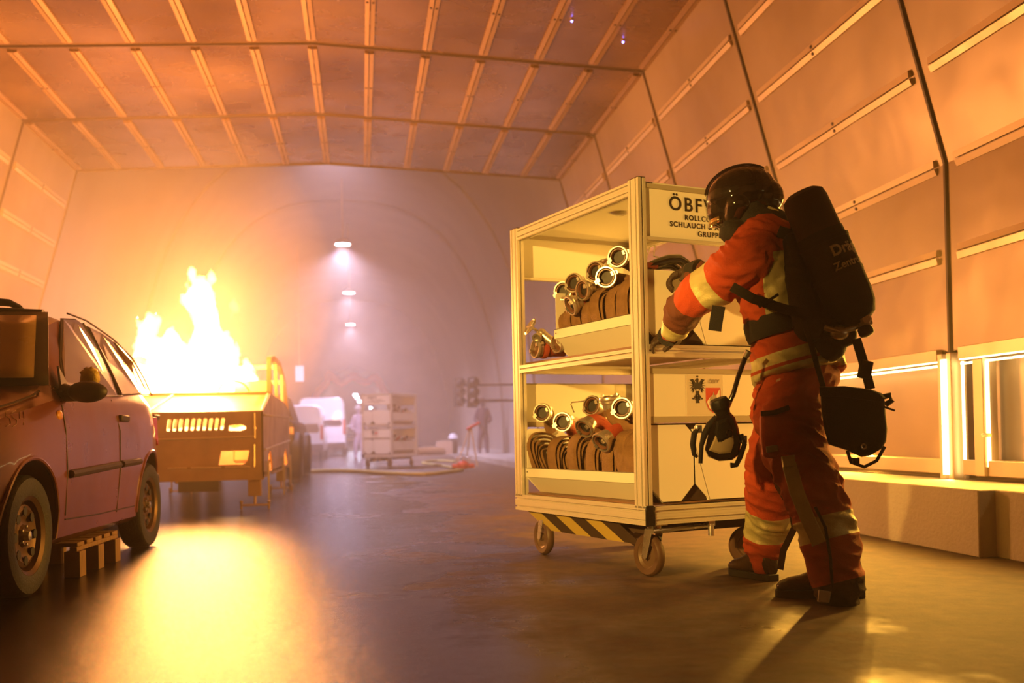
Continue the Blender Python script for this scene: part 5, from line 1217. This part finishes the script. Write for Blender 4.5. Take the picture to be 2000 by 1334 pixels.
# ------------------------------------------------------------------ parked vehicles far down the tunnel
m_van = mat('white van paint', (.80, .78, .80), .35, coat=.4); m_vglass = mat('dark van glass', (.05, .03, .035), .15, coat=.5); m_tail = mat('tail light red', (.55, .06, .04), .25)
def van(name, label, x, y, w, h, L, cat='van', rz=0, glass=(.42, .78), paint=None, group=None):
    t = thing(name, label, cat, (x, y, 0), rz, group); paint = paint or m_van; gz0, gz1 = glass[0]*h+.12, glass[1]*h+.12
    def rg(yy, hh, ins, z0=.28):
        out = []
        for (i, z) in ((.02, z0), (0, z0+.1), (0, h*.45), (.03, h*.58), (.10, hh*.93), (.16, hh*.98), (.3, hh)): out.append((i+ins, z))
        return [Vector((-w/2+i, yy, z)) for i, z in out]+[Vector((w/2-i, yy, z)) for i, z in out[::-1]]
    mb = MB(); mb.loft([rg(0, h*.97, .05), rg(.08, h*.985, .01), rg(.4, h, 0), rg(L*.62, h, 0), rg(L*.72, h*.93, .01), rg(L*.84, h*.62, .02), rg(L*.97, h*.52, .05), rg(L, h*.40, .12)])
    mb.obj('body', paint, t)
    mb = MB(); mb.prism([(-w*.40, -.012, gz0), (w*.40, -.012, gz0), (w*.42, -.012, gz0+.1), (w*.36, .02, gz1), (-w*.36, .02, gz1), (-w*.42, -.012, gz0+.1)], (0, .06, 0)); mb.obj('rear_window', m_vglass, t, bevel=.01)
    for s in (-1, 1):
        mb = MB(); mb.box((s*w*.46-.05, -.02, h*.36), (s*w*.46+.05, .08, h*.62)); mb.obj('tail_light', m_tail, t, bevel=.01)
        mb = MB(); mb.prism([(s*(w/2-.03), L*.18, gz0), (s*(w/2-.03), L*.60, gz0), (s*(w/2-.07), L*.58, gz1-.05), (s*(w/2-.07), L*.18, gz1-.05)], (s*.012, 0, 0)); mb.obj('side_window', m_vglass, t)
        for yy in (.75, L-.85):
            mb = MB(); mb.lathe([(0, -.10), (.20, -.10), (.31, -.085), (.33, -.05), (.33, .05), (.31, .085), (.20, .10), (0, .10)], c=(s*(w/2-.11), yy, .33), ax=(1, 0, 0), n=28); mb.obj('wheel', m_tyre, t)
    mb = MB(); mb.box((-w*.48, -.08, .28), (w*.48, .06, .52)); mb.obj('bumper', m_trim, t, bevel=.03)
    mb = MB(); mb.box((-.26, -.095, h*.35), (.26, -.02, h*.35+.11)); mb.obj('number_plate', m_white, t)
    return t
g = G(598, 893); van('minivan', 'white minivan with wide dark rear window, nearest of the parked white vehicles', g.x-.1, 34, 1.9, 1.85, 4.6)
van('panel_van', 'taller white panel van parked behind and right of the minivan', P(630, 880, 40.5).x, 40.5, 1.95, 2.35, 5.4, glass=(.45, .68))
van('parked_car', 'small white car far off, right of the panel van', P(680, 865, 60).x-.1, 62, 1.7, 1.45, 4.0, 'car')
g = P(566, 898, 17.4)
pk_ = thing('pickup_truck', 'dark vehicle standing behind the training vehicle, black tyre and orange light visible', 'vehicle', (g.x+.1, 17.2, 0))
mb = MB(); mb.loft([[Vector((x, y, z)) for x, z in ((.02, .55), (.02, .95), (-.05, 1.05), (-1.75, 1.05), (-1.8, .95), (-1.8, .55))] for y in (.1, 3.9)]); mb.loft([[Vector((x, y, z)) for x, z in ((-.08, 1.04), (-.25, 1.55), (-1.55, 1.55), (-1.72, 1.04))] for y in (1.4, 3.3)]); mb.obj('body', m_trim, pk_, bevel=.03)
for x in (-.02, -1.75):
    for y in (.42, 3.2):
        mb = MB(); mb.ringlathe([(.2, -.13), (.36, -.15), (.41, -.11), (.42, 0), (.41, .11), (.36, .15), (.2, .13)], c=(x, y, .42), ax=(1, 0, 0), n=36); mb.lathe([(0, -.1), (.2, -.1), (.2, .1), (0, .1)], c=(x, y, .42), ax=(1, 0, 0), n=24); mb.obj('wheel', m_tyre, pk_)
for (x, c_) in ((-.03, m_amber), (-.14, m_tail)): mb = MB(); mb.box((x-.04, .06, .80), (x+.04, .1, .92)); mb.obj('rear_light', c_, pk_, bevel=.008)
# second container in the distance: the same kind of unit, with some hoses
g = G(770, 913); c2 = copy_tree(cart); c2['label'] = 'second roll container standing far off in the middle of the carriageway'
c2.location = (0, 0, 0); S2 = .88; c2.scale = (S2, S2, S2); r2 = math.radians(-33); c2.rotation_euler = (0, 0, r2)
cpos = Vector((g.x, g.y, 0)) - Matrix.Rotation(r2, 3, 'Z') @ Vector((Xx*S2, .1, 0)); c2.location = cpos
n2 = 0; NTH = ['', 'leftmost', 'centre', 'rightmost', 'foremost', 'middle', 'hindmost', 'top']
for o in [o for o in bpy.data.objects if o.name.startswith('fire_hose') and o.type == 'EMPTY']:
    n2 += 1
    if n2 % 2: continue
    lc = w2c(o.location); lc = Vector((Xx-lc.x, lc.y, lc.z)) if True else lc
    c = copy_tree(o); c.scale = (-S2, S2, S2); c.rotation_euler = (0, 0, r2); c.location = cpos+Matrix.Rotation(r2, 3, 'Z') @ (lc*S2)
    c['label'] = NTH[n2//2]+(' hose on the lower level' if lc.z < 1 else ' hose on the upper level')+' of the distant second roll container'; c['group'] = 'lower hoses of the distant container' if lc.z < 1 else 'upper hoses of the distant container'
# people far off
def far_person(label, p, h, col, hat, face=0):
    p = Vector(p); k = h/1.8; v = lambda x, y, z: p+Vector((x*k, y*k, z*k)); 
    b = blob('person', [[(v(0, 0, 1.45), .075*k), (v(0, 0, 1.25), .17*k), (v(0, 0, 1.0), .15*k), (v(0, 0, .88), .16*k)],
        [(v(0, 0, .9), .13*k), (v(.10, .03, .5), .085*k), (v(.12, .0, .09), .065*k), (v(.13, -.12, .05), .05*k)], [(v(0, 0, .9), .13*k), (v(-.10, -.03, .5), .085*k), (v(-.12, .05, .09), .065*k), (v(-.13, -.07, .05), .05*k)],
        [(v(.12, 0, 1.40), .08*k), (v(.25, -.03, 1.12), .06*k), (v(.16, -.25, 1.0), .05*k), (v(.12, -.33, 1.0), .045*k)], [(v(-.12, 0, 1.40), .08*k), (v(-.25, -.03, 1.12), .06*k), (v(-.18, -.25, .98), .05*k), (v(-.12, -.33, .98), .045*k)],
        [(v(0, 0, 1.5), .055*k), (v(0, -.01, 1.62), .085*k), (v(0, -.01, 1.66), .085*k)], [(v(0, -.09, 1.62), .015*k), (v(0, -.10, 1.60), .015*k)]], .02*k, col, it=3)
    tag(b, label, 'person')
    m = MB(); m.lathe([(.13*k, 0), (.14*k, .01), (.125*k, .06*k), (.08*k, .13*k), (0, .155*k)], c=v(0, -.01, 1.655), n=20); m.obj('helmet', hat, b); return b
m_navy = mat('dark violet jacket', (.09, .05, .08), .7); m_lilac = mat('pale reflective jacket', (.60, .50, .62), .6)
g = G(937, 893); fp1 = far_person('person in dark clothes standing by the vault wall at the right', (3.85, g.y*1.0+.0, .14), 1.75, m_navy, m_navy)
g = P(701, 860, 33); far_person('person in pale jacket and white helmet left of the second container', (g.x, g.y, 0), 1.78, m_lilac, m_van)
# boxes, bundle, helmet on the walkway
def bxp(px, py, D): q = P(px, py, D); return Vector((q.x, q.y, .14))
q = bxp(868, 885, 31); t = thing('cardboard_box', 'tan cardboard box on the walkway by the vault wall', 'box', q); mb = MB(); mb.box((-.24, -.2, 0), (.24, .2, .40)); mb.obj('carton', mat('cardboard', (.55, .36, .24), .8), t); mb = MB(); mb.box((-.245, -.03, .395), (.245, .03, .405)); mb.obj('tape', m_label, t)
q = bxp(886, 885, 31.2); t = thing('tool_case', 'dark case standing right of the cardboard box', 'case', q); mb = MB(); mb.box((-.10, -.2, 0), (.12, .2, .42)); mb.obj('case_body', m_trim, t, bevel=.02); mb = MB(); mb.tube([(-.05, 0, .42), (-.05, 0, .46), (.07, 0, .46), (.07, 0, .42)], .012, 8); mb.obj('handle', m_trim, t)
q = bxp(886, 885, 31.2); h_ = MB(); h_.lathe([(.15, 0), (.16, .015), (.14, .08), (.09, .14), (0, .17)], n=20); t = thing('safety_helmet', 'white helmet lying on the dark case', 'helmet', q+Vector((0, .0, .475))); h_.obj('shell', m_van, t); h_ = MB(); h_.prism([(-.1, -.22, .0), (.1, -.22, .0), (.14, -.08, .01), (-.14, -.08, .01)], (0, 0, .012)); h_.obj('peak', m_van, t)
q = bxp(832, 888, 30); o = blob('canvas_bundle', [[(q+Vector((-.5, 0, .10)), .10), (q+Vector((.1, .05, .12)), .12), (q+Vector((.5, 0, .10)), .10)]], .02, m_hose, crease=.02, it=3); tag(o, 'low canvas bundle on the walkway left of the cardboard box', 'bundle')
# signals on the wall
for px, D, n_, lb_ in ((896, 29.3, 0, 'left one of two dark three-lens signals on the vault wall'), (922, 27.5, 1, 'right one of two dark three-lens signals, nearer to the camera')):
    q = P(px, 766, D); t = thing('traffic_signal', lb_, 'signal', q)
    mb = MB(); mb.box((-.14, -.06, -.42), (.14, .10, .42)); mb.obj('signal_box', m_black, t, bevel=.02)
    for k in range(3):
        z = .27-.27*k; mb = MB(); mb.lathe([(.10, 0), (.10, -.22), (.108, -.22), (.108, 0)], c=(0, -.06, z), ax=(-.5, 1, 0), n=20); mb.obj('hood', m_black, t); mb = MB(); mb.lathe([(0, 0), (.095, .0), (.095, .01), (0, .02)], c=(0, -.062, z), ax=(0, -1, 0), n=18); mb.obj('lens', m_trim, t)
    e = 4.75-q.x; mb = MB(); mb.tube([(.1, .02, .2), (max(.3, e), .02, .2)], .03, 8); mb.tube([(.1, .02, -.25), (max(.3, e), .02, -.25)], .03, 8); mb.obj('bracket', m_trim, t)
q = P(585, 730, 30.5); t = thing('white_sign', 'tall white sign plate hanging left of the far bore', 'sign', q); mb = MB(); mb.box((-.13, -.02, -.24), (.13, .02, .24)); mb.obj('plate', m_van, t, bevel=.01); mb = MB(); mb.tube([(0, .02, .2), (0, .02, 3.9)], .015, 6); mb.obj('hanger', m_strip, t)
# orange garland over the bore
gp = [(615, 777), (621, 766), (637, 747), (643, 731), (655, 741), (666, 748), (677, 741), (689, 735), (702, 742), (716, 746), (731, 737), (738, 743), (747, 759), (758, 776)]
def Yp(px, py, y): d = P(px, py, 1)-cC; return cC+d*(y/d.y)
o = blob('orange_duct', [[(Yp(x, y, 57.5), .20) for x, y in gp]], .06, mat('orange ribbed duct', (.85, .20, .05), .6), it=1, crease=.05); tag(o, 'orange draped duct hanging in swags over the mouth of the far bore', 'duct')
# hoses on the road
m_yh = mat('yellow green hose', (.42, .34, .10), .7)
def road_hose(label, px, m, r=.035):
    pts = [G(x, y, r) for x, y in px]; c = pts[0]; mb = MB(); sm = []
    n = len(pts)
    for k in range(n-1):
        a, b = pts[k], pts[k+1]; m0 = (pts[min(k+1, n-1)]-pts[max(k-1, 0)])/2; m1 = (pts[min(k+2, n-1)]-pts[k])/2
        for j in range(6): t = j/6; sm.append(a*(2*t**3-3*t*t+1)+m0*(t**3-2*t*t+t)+b*(-2*t**3+3*t*t)+m1*(t**3-t*t))
    sm.append(pts[-1]); mb.tube(sm, r, 8); o = mb.obj('road_hose', m); return tag(o, label, 'hose')
road_hose('yellow green hose lying across the road in front of the second container', [(585, 921), (640, 919), (700, 920), (760, 924), (830, 926), (880, 921), (903, 918)], m_yh)
road_hose('yellow hose looping right of the second container', [(900, 917), (860, 909), (825, 904), (850, 900), (890, 901)], m_yh, .03)
q = G(905, 921); t = thing('hose_divider', 'red hose divider with valves on the road below the standing person', 'divider', q); mb = MB(); mb.ball((0, 0, .13), (.12, .09, .09)); mb.tube([(-.22, 0, .11), (.22, 0, .11)], .045, 12); mb.obj('divider_body', m_red, t)
for s in (-1, 0, 1): mb = MB(); mb.tube([(s*.12, 0, .18), (s*.12, 0, .28)], .012, 6); mb.ringlathe([(.04, 0), (.05, .008), (.06, 0), (.05, -.008)], c=(s*.12, 0, .28), n=16); mb.obj('hand_wheel', m_brass, t)
q = G(922, 912); t = thing('hose_nozzle_stand', 'thin stand with pipes leaning beside the standing person', 'stand', q); mb = MB(); mb.tube([(-.35, 0, .02), (0, .1, .95)], .016, 8); mb.tube([(.12, 0, .02), (0, .1, .95)], .016, 8); mb.tube([(-.1, .4, .02), (0, .1, .95)], .016, 8); mb.obj('tripod', m_strip, t); mb = MB(); mb.tube([(-.1, .05, .85), (.2, .05, 1.0)], .035, 10); mb.obj('nozzle', m_red, t)
